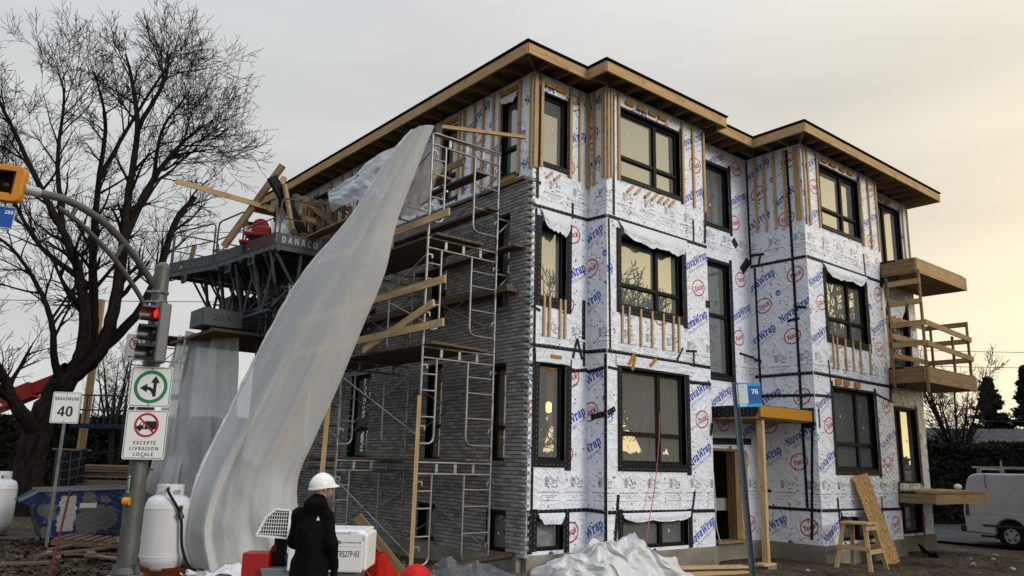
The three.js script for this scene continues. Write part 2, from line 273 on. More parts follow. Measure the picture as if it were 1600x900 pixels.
wall(new THREE.Matrix4().makeRotationY(Math.PI / 2).setPosition(4.65, 0, 0), -0.499, -0.101, y0w, y1w, [], 0.2, 0.12); wall(new THREE.Matrix4().makeRotationY(Math.PI / 2).setPosition(10.45, 0, 0), -1.549, -1.201, y0w, y1w, [], 0, 0.12);
const wallS = wall(FS, -12, -0.001, 6.86, y1w, hS, 0.4, 0.12);
wall(new THREE.Matrix4().makeRotationY(Math.PI / 2).setPosition(12.95, 0, 0), -1.199, 12, y0w, y1w, [], 0, 0.14);
wall(new THREE.Matrix4().makeRotationY(Math.PI).setPosition(0, 0, -12), -12.81, -0.1, y0w, y1w, [], 0, 0.14);
const big = [[0.62, 0.38], [0.3, 0.7]];
windowUnit(FA, ...hA[0], [1], [1], { flash: [0.1, 0.08, 0.1, 0.02] }); windowUnit(FA, ...hA[1], [1], [1], { flash: [0.13, 0.13, 0.17, 0.06] }); windowUnit(FA, ...hA[2], [1], [1], { flash: [0.14, 0.15, 0.12, 0.05] }); windowUnit(FA, ...hA[3], [1], [1], { flash: [0.1, 0.12, 0, 0.05] });
windowUnit(FB, ...hB[0], ...big, { flash: [0.04, 0.05, 0.1, 0.04] }); windowUnit(FB, ...hB[1], ...big, { flash: [0.13, 0.12, 0.16, 0.05] }); windowUnit(FB, ...hB[2], ...big, { flash: [0.12, 0.13, 0.14, 0.06] }); windowUnit(FB, ...hB[3], [0.62, 0.38], [1], { flash: [0.13, 0.12, 0, 0.05] });
windowUnit(FR, ...hR[0], [1], [1], { flash: [0, 0.09, 0.1, 0.06] }); windowUnit(FR, ...hR[1], [1], [0.53, 0.47], { flash: [0, 0.09, 0.13, 0.07] });
windowUnit(FW, ...hW[0], ...big, { flash: [0.03, 0.03, 0.1, 0.04] }); windowUnit(FW, ...hW[1], ...big, { flash: [0.12, 0.1, 0.16, 0.05] }); windowUnit(FW, ...hW[2], ...big, { flash: [0.1, 0.1, 0.13, 0.05] }); windowUnit(FW, ...hW[3], [0.5, 0.5], [1], { flash: [0.08, 0.08, 0, 0.04] });
for (let i = 0; i < 3; i++) windowUnit(FD, ...hD[i], [0.4, 0.6], [1], { flash: i ? [0, 0.08, 0, 0.05] : [0.02, 0.05, 0, 0.05], depth: 0.1 });
windowUnit(FD, ...hD[3], [0.5, 0.5], [1], { flash: [0.08, 0.08, 0, 0] });
for (const h of hS) windowUnit(FS, ...h, [1], [0.34, 0.66], { flash: [0.05, 0.05, 0.06, 0.04], depth: 0.1 });
// entrance: raw opening, timber lining and a dark hall behind it
{
  const d = part('door_opening', box(0.06, 1.9, 0.2, 5.15, 1.175, 0.01), M.osb, building);
  part('door_lining', box(0.14, 1.88, 0.22, 6.03, 1.165, 0.0), M.brownwood, d); part('door_lining', box(0.8, 0.05, 0.22, 5.57, 2.095, 0.0), M.brownwood, d); part('threshold', box(1.1, 0.05, 0.34, 5.6, 0.222, 0.12), M.brownwood, d);
  part('sheathing_panel', box(0.28, 1.86, 0.014, 6.26, 1.17, 0.113), M.osb, d); part('loose_cord', pipe([[5.14, 1.6, 0.14], [5.17, 1.0, 0.15], [5.15, 0.6, 0.16], [5.22, 0.25, 0.2], [5.3, 0.22, 0.3]], 0.008), M.white, d);
}
// tape on the joints
for (const [y, d] of [[0.9, 0], [3.76, 0], [6.35, 0]]) {
  tape(wallA, FA, [0.11, y], [1.54, y + 0.02]); tape(wallBS, FBS, [0.01, y + 0.02], [0.49, y]); tape(wallB, FB, [1.56, y], [4.64, y - 0.02]); tape(wallWS, FWS, [0.12, y], [1.54, y]); tape(wallW, FW, [6.86, y], [10.44, y - 0.02]);
}
tape(wallA, FA, [0.215, 0.22], [0.2, 6.3], 0.05); tape(wallA, FA, [0.22, 6.5], [0.2, 9.0], 0.07); tape(wallA, FA, [1.0, 3.36], [1.54, 3.44]); tape(wallBS, FBS, [0.01, 3.4], [0.49, 3.46]); tape(wallA, FA, [0.11, 3.4], [0.3, 3.42]);
tape(wallBS, FBS, [0.47, 0.22], [0.47, 3.7], 0.07); tape(wallB, FB, [1.63, 3.8], [1.6, 6.3], 0.05); tape(wallB, FB, [1.74, 6.4], [1.74, 8.9], 0.06); tape(wallB, FB, [1.57, 3.46], [1.86, 3.44], 0.05);
tape(wallA, FA, [1.44, 4.0], [1.44, 4.75], 0.08); tape(wallA, FA, [1.16, 3.62], [1.27, 4.0], 0.05); tape(wallA, FA, [1.27, 4.0], [1.4, 3.62], 0.05); tape(wallA, FA, [1.45, 3.5], [1.45, 3.95], 0.055);
tape(wallA, FA, [1.13, 6.3], [1.13, 6.62], 0.05); tape(wallBS, FBS, [0.1, 2.56], [0.49, 2.62], 0.1); tape(wallB, FB, [1.57, 2.63], [1.75, 2.72], 0.1);
tape(wallB, FB, [3.9, 3.38], [4.64, 3.4]); tape(wallB, FB, [4.2, 6.35], [4.2, 6.85], 0.05); tape(wallB, FB, [4.2, 6.33], [4.6, 6.33], 0.05); tape(wallB, FB, [4.62, 5.0], [4.62, 5.15], 0.14); tape(wallB, FB, [4.58, 6.4], [4.63, 7.1], 0.07); tape(wallB, FB, [4.58, 2.35], [4.64, 2.6], 0.07);
tape(wallB, FB, [3.55, 3.78], [3.75, 4.05], 0.045); tape(wallB, FB, [4.1, 3.7], [4.1, 4.05], 0.05); tape(wallB, FB, [3.85, 4.0], [4.2, 4.03], 0.05); tape(wallB, FB, [1.72, 0.25], [1.83, 1.2], 0.07); tape(wallB, FB, [3.9, 0.8], [4.02, 1.25], 0.05);
tape(wallWS, FWS, [1.24, 0.95], [1.2, 8.95], 0.065); tape(wallWS, FWS, [0.27, 0.22], [0.23, 6.3], 0.055); tape(wallWS, FWS, [0.13, 6.4], [0.12, 9.0], 0.05); tape(wallWS, FWS, [0.12, 6.62], [0.5, 6.6], 0.06); tape(wallWS, FWS, [0.34, 6.36], [0.4, 6.6], 0.05); tape(wallWS, FWS, [0.12, 4.16], [0.3, 4.1], 0.05); tape(wallWS, FWS, [0.12, 1.3], [0.4, 1.24], 0.05);
tape(wallWS, FWS, [1.18, 5.25], [1.48, 5.2], 0.06); tape(wallWS, FWS, [1.0, 4.95], [1.3, 4.98], 0.06); tape(wallWS, FWS, [0.12, 3.33], [1.54, 3.28], 0.06); tape(wallW, FW, [6.86, 3.28], [7.52, 3.3], 0.06); tape(wallWS, FWS, [1.3, 0.3], [1.47, 2.86], 0.06); tape(wallW, FW, [6.97, 2.6], [6.97, 3.0], 0.05);
tape(wallW, FW, [9.56, 5.2], [9.5, 6.9], 0.05); tape(wallW, FW, [9.62, 3.5], [10.44, 3.36], 0.05); tape(wallW, FW, [7.56, 3.4], [7.5, 4.1], 0.045); tape(wallW, FW, [10.32, 3.4], [10.42, 4.1], 0.12); tape(wallW, FW, [10.3, 6.2], [10.42, 6.8], 0.14); tape(wallW, FW, [9.45, 0.3], [9.5, 1.15], 0.05); tape(wallW, FW, [7.58, 0.3], [7.52, 1.15], 0.06); tape(wallW, FW, [10.35, 0.95], [10.42, 1.5], 0.1);
tape(wallR, FR, [6.2, 6.9], [6.35, 6.75], 0.16); tape(wallR, FR, [6.5, 6.2], [6.8, 6.5], 0.2); tape(wallR, FR, [6.3, 4.25], [6.84, 4.2], 0.05); tape(wallR, FR, [4.7, 2.25], [6.6, 2.3], 0.14);
tape(wallA, FA, [0.12, 6.85], [0.3, 6.8], 0.06); tape(wallA, FA, [0.12, 4.45], [0.34, 4.4], 0.05); tape(wallA, FA, [0.06 + 0.1, 0.22], [0.16, 0.85], 0.07);
// cap nails that hold the wrap
{
  const spots = [];
  const scatter = (F, s0, s1, holes, n) => { for (let k = 0; k < n; k++) { const s = s0 + (s1 - s0) * (Math.round(rnd() * 6) / 6 * 0.9 + 0.05 + rr(-0.02, 0.02)), y = rr(0.3, 8.9); if (holes.some(([a, b, c, d]) => s > a - 0.18 && s < b + 0.18 && y > c - 0.2 && y < d + 0.12)) continue; const m = new THREE.Matrix4().makeRotationX(Math.PI / 2).setPosition(s, y, 0.004); spots.push(m.premultiply(F)); } };
  scatter(FA, 0.12, 1.5, hA, 150); scatter(FB, 1.6, 4.6, hB, 320); scatter(FBS, 0.02, 0.48, [], 110); scatter(FWS, 0.15, 1.5, [], 230); scatter(FW, 6.9, 10.4, hW, 330); scatter(FR, 4.7, 6.8, hR, 90); scatter(FS, -6, -0.05, hS, 200);
  const im = new THREE.InstancedMesh(new THREE.CylinderGeometry(0.014, 0.014, 0.006, 8), M.cap, spots.length); spots.forEach((m, i) => im.setMatrixAt(i, m)); im.name = 'cap_nail'; im.userData.kind = 'stuff'; shadow(im); building.add(im);
}
// loose flaps over window heads
flap(FA, 0.3, 1.05, 6.32, 0.4, 201); flap(FB, 1.86, 3.95, 6.32, 0.36, 211); flap(FW, 7.5, 9.55, 6.32, 0.3, 220); flap(FA, 0.24, 1.08, 3.72, 0.24, 231, 0); flap(FB, 1.78, 3.95, 3.72, 0.2, 241, 0); flap(FA, 0.36, 0.98, 0.88, 0.17, 251, 0.4); flap(FB, 1.92, 3.86, 0.88, 0.16, 261, 0.3); flap(FW, 7.6, 9.4, 0.88, 0.14, 271, 0.3); flap(FD, 10.5, 12.3, 6.2, 0.5, 281); flap(FS, -1.0, -0.42, 8.8, 0.2, 291);
// vertical strapping of the top floor
const strap = (F, list) => { for (const [s, w = 0.062, a = 7.12, b = 8.97] of list) batten(F, s, a + rr(-0.03, 0.03), b, w, building, 0, rnd() < 0.6 ? M.lumber : M.fascia); };
strap(FA, [[0.14, 0.09, 7.1], [0.29], [1.05], [1.3, 0.05], [1.5, 0.06, 7.05]]); strap(FBS, [[0.04, 0.05, 7.02], [0.18, 0.05, 7.05], [0.42, 0.055], [0.48, 0.04]]); strap(FB, [[1.58, 0.05], [1.67, 0.05], [1.88, 0.055]]); strap(FB, [[3.88, 0.06], [4.24], [4.61]]);
strap(FWS, [[0.36], [0.6], [0.86], [1.12], [1.44, 0.15, 7.2]]); strap(FW, [[6.93, 0.05], [7.08, 0.055], [7.5, 0.055], [9.55, 0.055], [9.95, 0.05], [10.35, 0.05]]); strap(FD, [[12.62, 0.05, 6.9], [12.9, 0.05, 6.9]]);
strap(FS, [[-0.045, 0.08, 7.08], [-0.4, 0.07, 7.05], [-1.0, 0.06], [-1.22, 0.06, 6.95], [-1.55, 0.06, 7.0], [-1.85, 0.06, 7.05], [-2.2, 0.06], [-2.38, 0.07], [-3.02, 0.06], [-3.4, 0.06], [-3.8], [-4.2], [-4.6], [-5.05], [-6.25], [-6.7], [-7.1], [-7.6], [-8.2]]);
for (const s of [0.42, 0.55, 0.82, 0.94]) batten(FA, s, 3.96, 4.68, 0.045);
for (const s of [1.95, 2.14, 2.47, 2.8, 3.14, 3.45, 3.62]) batten(FB, s, 3.92 + rr(0, 0.05), 4.66, 0.045);
for (const s of [7.72, 7.9, 8.27, 8.62, 8.96, 9.42]) batten(FW, s, 3.9 + rr(0, 0.04), 4.66, 0.045);
for (const s of [0.5, 0.7]) block(FA, s, 7.02, 0.2, 0.05, 0.7, M.lumber); for (const s of [2.2, 2.42, 2.72, 2.92, 3.12, 3.3, 3.48]) block(FB, s, 7.03, 0.22, 0.05, 0.75, M.lumber);
block(FA, 0.5, 8.84, 0.26, 0.08); block(FA, 0.78, 8.83, 0.26, 0.08); for (const s of [2.2, 2.55, 2.9, 3.22]) block(FB, s, 8.84, 0.24, 0.075, -0.03); for (const s of [7.85, 8.25, 8.7, 9.08]) block(FW, s, 8.86, 0.24, 0.085, -0.03); for (const s of [7.85, 8.22, 8.7]) block(FW, s, 3.64, 0.24, 0.12, 0.02, M.shim);
block(FA, 0.72, 3.6, 0.26, 0.06); block(FB, 2.18, 3.66, 0.26, 0.06, 0.95); block(FB, 2.24, 3.58, 0.26, 0.06, 1.2); block(FB, 2.8, 3.66, 0.24, 0.06, 0.7); block(FS, -0.7, 8.86, 0.5, 0.09); block(FS, -0.7, 7.02, 0.42, 0.09); block(FS, -2.68, 8.86, 0.5, 0.09); for (const s of [11.4, 11.8]) block(FD, s, 8.86, 0.24, 0.1);
// concrete footing walls
part('foundation', merge([box(1.5, 0.7, 0.2, 0.83, -0.15, -0.05), box(3.1, 0.7, 0.2, 3.12, -0.15, 0.44), box(0.2, 0.7, 0.62, 1.66, -0.15, 0.28)]), M.concrete, building);
part('foundation', merge([box(2.6, 0.7, 0.2, 5.9, -0.15, 0.05), box(0.2, 0.7, 1.55, 6.94, -0.15, 0.82), box(3.7, 0.7, 0.2, 8.7, -0.15, 1.48), box(2.6, 0.7, 0.2, 11.75, -0.15, 1.1), box(0.2, 0.7, 13, 12.9, -0.15, -5.4)]), M.concrete, building);
part('foundation', merge([box(0.22, 0.7, 12.05, 0.07, -0.182, -6.1)]), M.concrete, building);

// brick veneer of the side wall
{
  const hb = [[-0.95, -0.5, 4.5, 6.25], [-0.95, -0.5, 1.74, 3.42], [-3.02, -2.5, 4.5, 6.25], [-3.02, -2.5, 1.74, 3.6], [-0.98, -0.42, 0.22, 0.87], [-3.15, -2.55, 0.22, 0.87], [-6.2, -5.3, 1.74, 3.6], [-6.2, -5.3, 4.5, 6.25], [-9.2, -8.3, 1.74, 3.6], [-9.2, -8.3, 4.5, 6.25]];
  M.mortar = std({ color: 0x2a2a28, roughness: 0.95 });
  const bw = wall(faceX(0.012), -12, -0.02, 0.17, 6.84, hb, 0, 0.08, M.mortar, 'brick_wall');
  const bt = tex(256, 256, (u, v) => { const t = fbm(u, v, 12, 12, 4, 301), s = fbm(u, v, 50, 50, 2, 303); return grey(212 + 60 * (t - 0.5) + 40 * (s - 0.5)); });
  const tones = [0xa6a5a1, 0xb8b7b3, 0x92918d, 0xaaa9a5].map((c) => std({ color: c, map: bt, roughness: 0.9 }));
  const CH = 0.0673, list = [];
  for (let k = 0; k < 99; k++) {
    const y = 0.172 + k * CH, yt = y + CH, even = k % 2 === 0; let edge = even ? 0.09 : -0.012;
    for (let z = edge; z > -12; z -= 0.2035) {
      let a = Math.max(-12, z - 0.19), b = z; let segs = [[a, b]];
      for (const [h0, h1, c, d] of hb) if (yt > c + 0.01 && y < d - 0.01) segs = segs.flatMap(([p, q]) => (q <= h0 || p >= h1 ? [[p, q]] : [...(p < h0 - 0.02 ? [[p, h0]] : []), ...(q > h1 + 0.02 ? [[h1, q]] : [])]));
      for (const [p, q] of segs) list.push({ y: y + 0.029, z: (p + q) / 2, l: q - p });
    }
  }
  const geo = box(0.09, 0.0545, 1);
  const rank = list.map((b) => [b, Math.hypot(b.z * 1.6, b.y - 4) + (b.z < -0.55 && b.z > -0.95 ? 3 : 0)]).sort((p, q) => p[1] - q[1]);
  const near = rank.slice(0, 300), far = rank.slice(300);
  for (const [b] of near) { const m = part('brick', geo, tones[Math.floor(rnd() * 4)], bw); m.position.set(0.045 + rr(-0.002, 0.002), b.y, b.z); m.scale.z = b.l; }
  const im = new THREE.InstancedMesh(geo, std({ color: 0xffffff, map: bt, roughness: 0.9 }), far.length), mm = new THREE.Matrix4(), cc = new THREE.Color();
  far.forEach(([b], i) => { mm.makeScale(1, 1, b.l).setPosition(0.045 + rr(-0.002, 0.002), b.y, b.z); im.setMatrixAt(i, mm); im.setColorAt(i, cc.set([0xa6a5a1, 0xb8b7b3, 0x92918d, 0xaaa9a5][Math.floor(rnd() * 4)])); });
  im.name = 'brick_field'; im.userData.kind = 'stuff'; shadow(im); bw.add(im);
  M.sill = std({ color: 0x6d6a63, roughness: 0.85 });
  part('brick_cap', box(0.16, 0.06, 11.9, 0.03, 6.87, -6.02), M.sill, building);
  for (const h of hb) { windowUnit(faceX(0.03), h[0], h[1], h[2], h[3], [1], h[3] - h[2] > 1 ? [0.34, 0.66] : [1], { flash: [0, 0, 0, 0], depth: 0.13 }); part('window_sill', box(0.14, 0.07, h[1] - h[0] + 0.12, 0.035, h[2] - 0.036, (h[0] + h[1]) / 2), M.sill, building); }
}
// floors and partitions inside
{
  for (const y of [0.95, 3.78, 6.4]) part('floor_slab', merge([box(12.6, 0.25, 11.6, 6.5, y, -5.95), box(2.9, 0.25, 0.5, 3.1, y, 0.12), box(5.9, 0.25, 1.15, 9.9, y, 0.48)]), M.dark, building);
  part('ceiling', merge([box(12.6, 0.1, 11.6, 6.5, 8.9, -5.95), box(2.9, 0.1, 0.5, 3.1, 8.9, 0.12), box(3.4, 0.1, 1.5, 8.65, 8.9, 0.66), box(2.3, 0.1, 1.1, 11.6, 8.9, 0.5)]), M.dark, building);
  M.plaster = std({ color: 0x6a6258, roughness: 0.95 });
  part('partition', box(12.5, 8.8, 0.1, 6.5, 4.6, -4.2), M.plaster, building); part('partition', box(0.1, 8.8, 4.2, 4.5, 4.6, -2.1), M.plaster, building); part('partition', box(0.1, 8.8, 4.2, 6.95, 4.6, -2.1), M.plaster, building); part('partition', box(0.1, 8.8, 7.5, 3.2, 4.6, -8.05), M.plaster, building);
  for (let k = 0; k < 7; k++) part('stud', box(0.05, 2.5, 0.14, 0.7 + k * 0.41, 2.35, -1.9), M.brownwood, building); part('stud', box(2.8, 0.05, 0.14, 1.95, 2.2, -1.9 + 0.003), M.brownwood, building);
}
// roof
{
  const out = [[-0.46, 0.45], [1.08, 0.45], [1.08, 0.95], [4.87, 0.95], [4.87, 0.7], [6.27, 0.7], [6.27, 2.0], [13.22, 2.0], [13.22, -12.4], [-0.46, -12.4]];
  const g = slab(out.map(([x, z]) => [x, -z]), 0.025).rotateX(-Math.PI / 2).translate(0, 9.207, 0);
  const roof = part('roof', g, M.under, building);
  const top = new THREE.ExtrudeGeometry(shapeOf(out.map(([x, z]) => [x, -z])), { depth: 0.025, bevelEnabled: true, bevelSize: 0.04, bevelThickness: 0.012, bevelSegments: 2 }).rotateX(-Math.PI / 2).translate(0, 9.246, 0);
  part('roof_membrane', top, M.roofEdge, roof);
  for (let i = 0; i < out.length; i++) { const a = out[i], b = out[(i + 1) % out.length], d = [Math.sign(b[0] - a[0]), Math.sign(b[1] - a[1])]; const L = Math.hypot(b[0] - a[0], b[1] - a[1]); const n = Math.max(1, Math.ceil(L / 4.9)); for (let k = 0; k < n; k++) { const p = [a[0] + (b[0] - a[0]) * k / n, a[1] + (b[1] - a[1]) * k / n], q = [a[0] + (b[0] - a[0]) * (k + 1) / n, a[1] + (b[1] - a[1]) * (k + 1) / n]; const nx = -d[1], nz = d[0]; part('fascia_board', bar([p[0] + d[0] * 0.003 - nx * 0.02 * 0, 9.105, p[1] + d[1] * 0.003], [q[0] - d[0] * 0.003, 9.105, q[1] - d[1] * 0.003], 0.04, 0.2 + 0.002 * (i % 2), [0, 1, 0]), M.fascia, roof); } }
  const raf = (p, q) => part('rafter', bar([p[0], 9.105, p[1]], [q[0], 9.105, q[1]], 0.04, 0.19, [0, 1, 0]), M.rafter, roof);
  for (const x of [0.15, 0.62, 0.98]) raf([x, 0.0], [x, 0.42]); for (const x of [1.62, 2.1, 2.6, 3.1, 3.6, 4.1, 4.55]) raf([x, 0.5], [x, 0.92]); for (const x of [4.95, 5.35, 5.75, 6.15]) raf([x, 0.1], [x, 0.67]); for (const z of [0.35, 0.85, 1.3]) raf([6.31, z], [6.85, z]);
  for (let x = 7.0; x < 10.4; x += 0.48) raf([x, 1.55], [x, 1.97]); for (let x = 10.6; x < 13.1; x += 0.5) raf([x, 1.2], [x, 1.97]); for (let z = -0.3; z > -11.8; z -= 0.55) raf([-0.42, z], [0.1, z]);
  raf([-0.42, 0.41], [0.1, 0.0]); raf([6.3, 1.96], [6.85, 1.55]); raf([1.12, 0.55], [1.55, 0.55]);
}
// balconies at the far end of the front
for (const [y, t, rail] of [[6.82, 0.4, 0], [4.17, 0.4, 1], [1.26, 0.27, 0]]) {
  const b = part('balcony', box(2.96, t - 0.06, 0.045, 11.82, y - t / 2, 2.41), M.fascia, building);
  part('side_board', box(0.045, t - 0.06, 1.18, 10.365, y - t / 2, 1.8), M.brownwood, b); part('side_board', box(0.045, t - 0.06, 1.18, 13.275, y - t / 2, 1.8), M.brownwood, b);
  for (let k = 0; k < 8; k++) part('deck_board', box(2.84, 0.035, 0.138, 11.82, y + 0.002 - (k % 2) * 0.004, 1.3 + k * 0.146), M.brownwood, b);
  for (let k = 0; k < 8; k++) part('soffit_board', box(2.84, 0.02, 0.14, 11.82, y - t + 0.06, 1.3 + k * 0.146), M.brownwood, b);
  part('tape_cover', box(0.12, t + 0.1, 0.36, 10.42, y - t / 2 - 0.02, 1.72), M.flash, b);
  if (rail) {
    const post = (x, z, a, c) => part('rail_post', box(0.085, c - a, 0.04, x, (a + c) / 2, z), M.brownwood, b), rl = (p, q) => part('rail_board', bar(p, q, 0.035, 0.13, [0, 1, 0]), M.fascia, b);
    post(10.3, 1.7, 3.7, 6.4); post(10.32, 2.46, 3.55, 6.5); post(13.2, 2.36, 4.2, 5.6); post(13.2, 1.45, 4.2, 5.6); post(12.2, 2.36, 4.2, 5.1); post(10.9, 1.35, 4.2, 5.6);
    for (const yy of [4.62, 5.12]) { rl([10.36, yy + 0.1, 2.5], [13.22, yy, 2.43]); }
    for (const yy of [4.6, 5.1, 5.55]) { rl([13.24, yy, 1.3], [13.24, yy, 2.38]); rl([10.9, yy, 1.33], [13.2, yy + 0.02, 1.31]); }
    for (const yy of [4.72, 5.2, 5.72, 6.22]) rl([10.275, yy, 1.66], [10.275, yy, 2.5]);
  } else if (y < 2) { for (let k = 0; k < 3; k++) part('loose_board', box(2.6 - k * 0.4, 0.04, 0.16, 11.7 + k * 0.1, y + 0.045, 1.5 + k * 0.32), M.lumber, b); }
}
// canopy over the entrance
{
  const c = part('canopy', box(2.0, 0.04, 1.3, 5.8, 2.71, 0.77), M.brownwood, building);
  part('canopy_beam', box(1.95, 0.22, 0.06, 5.87, 2.83, 1.45), M.shim, c); part('canopy_side', box(0.05, 0.22, 1.32, 4.82, 2.83, 0.77), M.flash, c); part('canopy_cover', box(1.92, 0.02, 1.28, 5.82, 2.95, 0.77), M.flash, c); part('canopy_flashing', box(0.02, 0.42, 0.3, 6.835, 2.8, 1.36), M.flash, c);
}
// ---------------------------------------------------------------- ground
const ramp = (a, b, x) => { const t = Math.max(0, Math.min(1, (x - a) / (b - a))); return t * t * (3 - 2 * t); };
const n2 = (x, z, f, s) => fbm((x + 200) / 400, (z + 200) / 400, Math.round(400 * f), Math.round(400 * f), 3, s) - 0.5;
const groundY = (x, z) => { const r = Math.hypot(x - 2, z), rough = ramp(45, 14, r) * ramp(9, 5, z); return -0.09 - 0.1 * ramp(0.5, 5, x) - 0.17 * ramp(11.5, 16, x) + rough * (0.16 * n2(x, z, 0.35, 401) + 0.07 * n2(x, z, 1.3, 402)); };
{
  const dirt = tex(1024, 1024, (u, v) => {
    const a = fbm(u, v, 4, 4, 5, 411), b = fbm(u, v, 30, 30, 4, 412), c = fbm(u, v, 110, 110, 2, 413), st = hash(Math.floor(u * 170), Math.floor(v * 170), 414) > 0.965 ? 34 : 0, lf = hash(Math.floor(u * 120), Math.floor(v * 150), 415) > 0.975 ? 1 : 0;
    const t = 66 + 58 * (a - 0.5) + 60 * (b - 0.5) + 34 * (c - 0.5) + st; return lf ? [t * 0.95, t * 0.72, t * 0.48] : [t, t * 0.885, t * 0.73];
  }, { rep: [0.28, 0.28] });
  const bump = tex(512, 512, (u, v) => grey(128 + 130 * (fbm(u, v, 12, 12, 5, 421) - 0.5) + 60 * (fbm(u, v, 60, 60, 2, 425) - 0.5)), { srgb: false, rep: [0.5, 0.5] });
  M.dirt = std({ map: dirt, bumpMap: bump, bumpScale: 0.05, roughness: 0.97 });
  const p = [], uv = [], ix = [], NR = 240, NA = 320, R = (k) => 0.05 * k + 300 * Math.pow(k / NR, 5);
  for (let j = 0; j <= NR; j++) for (let i = 0; i < NA; i++) { const a = i / NA * Math.PI * 2, r = R(j), x = 2 + r * Math.cos(a), z = r * Math.sin(a); p.push(x, groundY(x, z), z); uv.push(x, z); }
  for (let j = 0; j < NR; j++) for (let i = 0; i < NA; i++) { const a = j * NA + i, b = j * NA + (i + 1) % NA, c = a + NA, e = b + NA; ix.push(a, b, e, a, e, c); }
  const g = new THREE.BufferGeometry(); g.setAttribute('position', new THREE.Float32BufferAttribute(p, 3)); g.setAttribute('uv', new THREE.Float32BufferAttribute(uv, 2)); g.setIndex(ix); g.computeVertexNormals();
  structure('ground', g, M.dirt, 'bare brown dirt of the building site', 'ground');
  M.asphalt = std({ map: tex(512, 512, (u, v) => { const t = fbm(u, v, 6, 6, 4, 431), s = fbm(u, v, 120, 120, 2, 432); return grey(66 + 30 * (t - 0.5) + 40 * (s - 0.5)); }, { rep: [0.3, 0.3] }), roughness: 0.92 });
  const road = (pts, name, label) => { const s = new THREE.ShapeGeometry(shapeOf(pts.map(([x, z]) => [x, -z]))).rotateX(-Math.PI / 2); const q = s.attributes.position; for (let i = 0; i < q.count; i++) q.setY(i, -0.31); const u = s.attributes.uv; for (let i = 0; i < q.count; i++) u.setXY(i, q.getX(i), q.getZ(i)); return structure(name, s, M.asphalt, label, 'road'); };
  road([[17.5, -40], [34, -40], [34, 60], [17.5, 60]], 'parking_lot', 'grey asphalt lot under the van beside the hedge');
  const st = road([[-80, 9], [17.4, 9], [17.4, 24], [-80, 24]], 'street', 'asphalt street in front of the building site'); st.position.y = 0.27;
  // stones and leaf litter
  const bits = (name, n, geo, mat, spot, s0, s1, label, cat) => { const im = new THREE.InstancedMesh(geo, mat, n), m = new THREE.Matrix4(), q = new THREE.Quaternion(), c = new THREE.Color(); for (let i = 0; i < n; i++) { const [x, z] = spot(), s = rr(s0, s1); q.setFromEuler(new THREE.Euler(rr(-0.5, 0.5), rr(0, 6.3), rr(-0.5, 0.5))); m.compose(V(x, groundY(x, z) + s * 0.25, z), q, V(s * rr(0.7, 1.4), s * rr(0.4, 0.9), s)); im.setMatrixAt(i, m); const t = rr(0.55, 1.2); im.setColorAt(i, c.setRGB(t, t * rr(0.92, 1), t * rr(0.8, 0.96))); } im.name = numbered(name); shadow(im); scene.add(im); return tag(im, label, cat, null, 'stuff'); };
  const stone = new THREE.IcosahedronGeometry(0.5, 0);
  bits('gravel', 2600, stone, std({ color: 0x66635c, roughness: 0.95 }), () => { const t = rnd(); return t < 0.6 ? [rr(-1.6, 1.4), -0.1 + rr(-1.2, 1.1) + (t < 0.2 ? 0.5 : 0)] : [rr(-4.5, -0.2), rr(-6, 1.2)]; }, 0.02, 0.075, 'grey crushed gravel along the foot of the brick wall', 'gravel');
  bits('rubble', 700, stone, std({ color: 0x5a5247, roughness: 0.95 }), () => [rr(4, 15), rr(1.7, 5.5) * (rnd() < 0.3 ? 0.9 : 1)], 0.015, 0.06, 'small scattered rubble and clods over the front yard', 'rubble');
  const leaf = new THREE.PlaneGeometry(1, 0.7, 1, 1).rotateX(-Math.PI / 2);
  bits('fallen_leaves', 4200, leaf, std({ color: 0x35281f, roughness: 0.9, side: THREE.DoubleSide }), () => [rr(-9, -3.2), rr(-9, 0.5)], 0.04, 0.09, 'brown fallen leaves covering the ground under the tree', 'leaves');
  const crumb = [[10.2, 3.1, 0.13, 0x8f897d], [11.6, 3.0, 0.12, 0x8f897d], [10.9, 3.3, 0.1, 0x74392e], [9.2, 2.9, 0.14, 0x74392e], [12.4, 3.4, 0.1, 0xa09b90], [9.8, 4.0, 0.12, 0xa09b90], [12.9, 2.6, 0.14, 0x857d70], [11.1, 2.7, 0.12, 0x857d70], [5.6, 1.9, 0.08, 0xa09b90], [12.0, 4.2, 0.09, 0xa09b90]];
  const names = ['pale', 'grey', 'small brick red', 'larger brick red', 'white', 'flat white', 'tan', 'light tan', 'tiny white', 'round white'];
  crumb.forEach(([x, z, s, c], i) => { const g = new THREE.IcosahedronGeometry(s * 0.45, 1), q = g.attributes.position; for (let k = 0; k < q.count; k++) { const f = 0.75 + 0.5 * hash(Math.round(q.getX(k) * 900), Math.round(q.getY(k) * 900 + q.getZ(k) * 77), i); q.setXYZ(k, q.getX(k) * f * 1.3, q.getY(k) * f * 0.7, q.getZ(k) * f); } g.computeVertexNormals(); const m = single('rubble_chunk', g.translate(x, groundY(x, z) + s * 0.2, z), std({ color: c, roughness: 0.95 }), names[i] + ' chunk of broken masonry lying on the dirt yard', 'rubble', 'broken masonry in the yard'); });
}
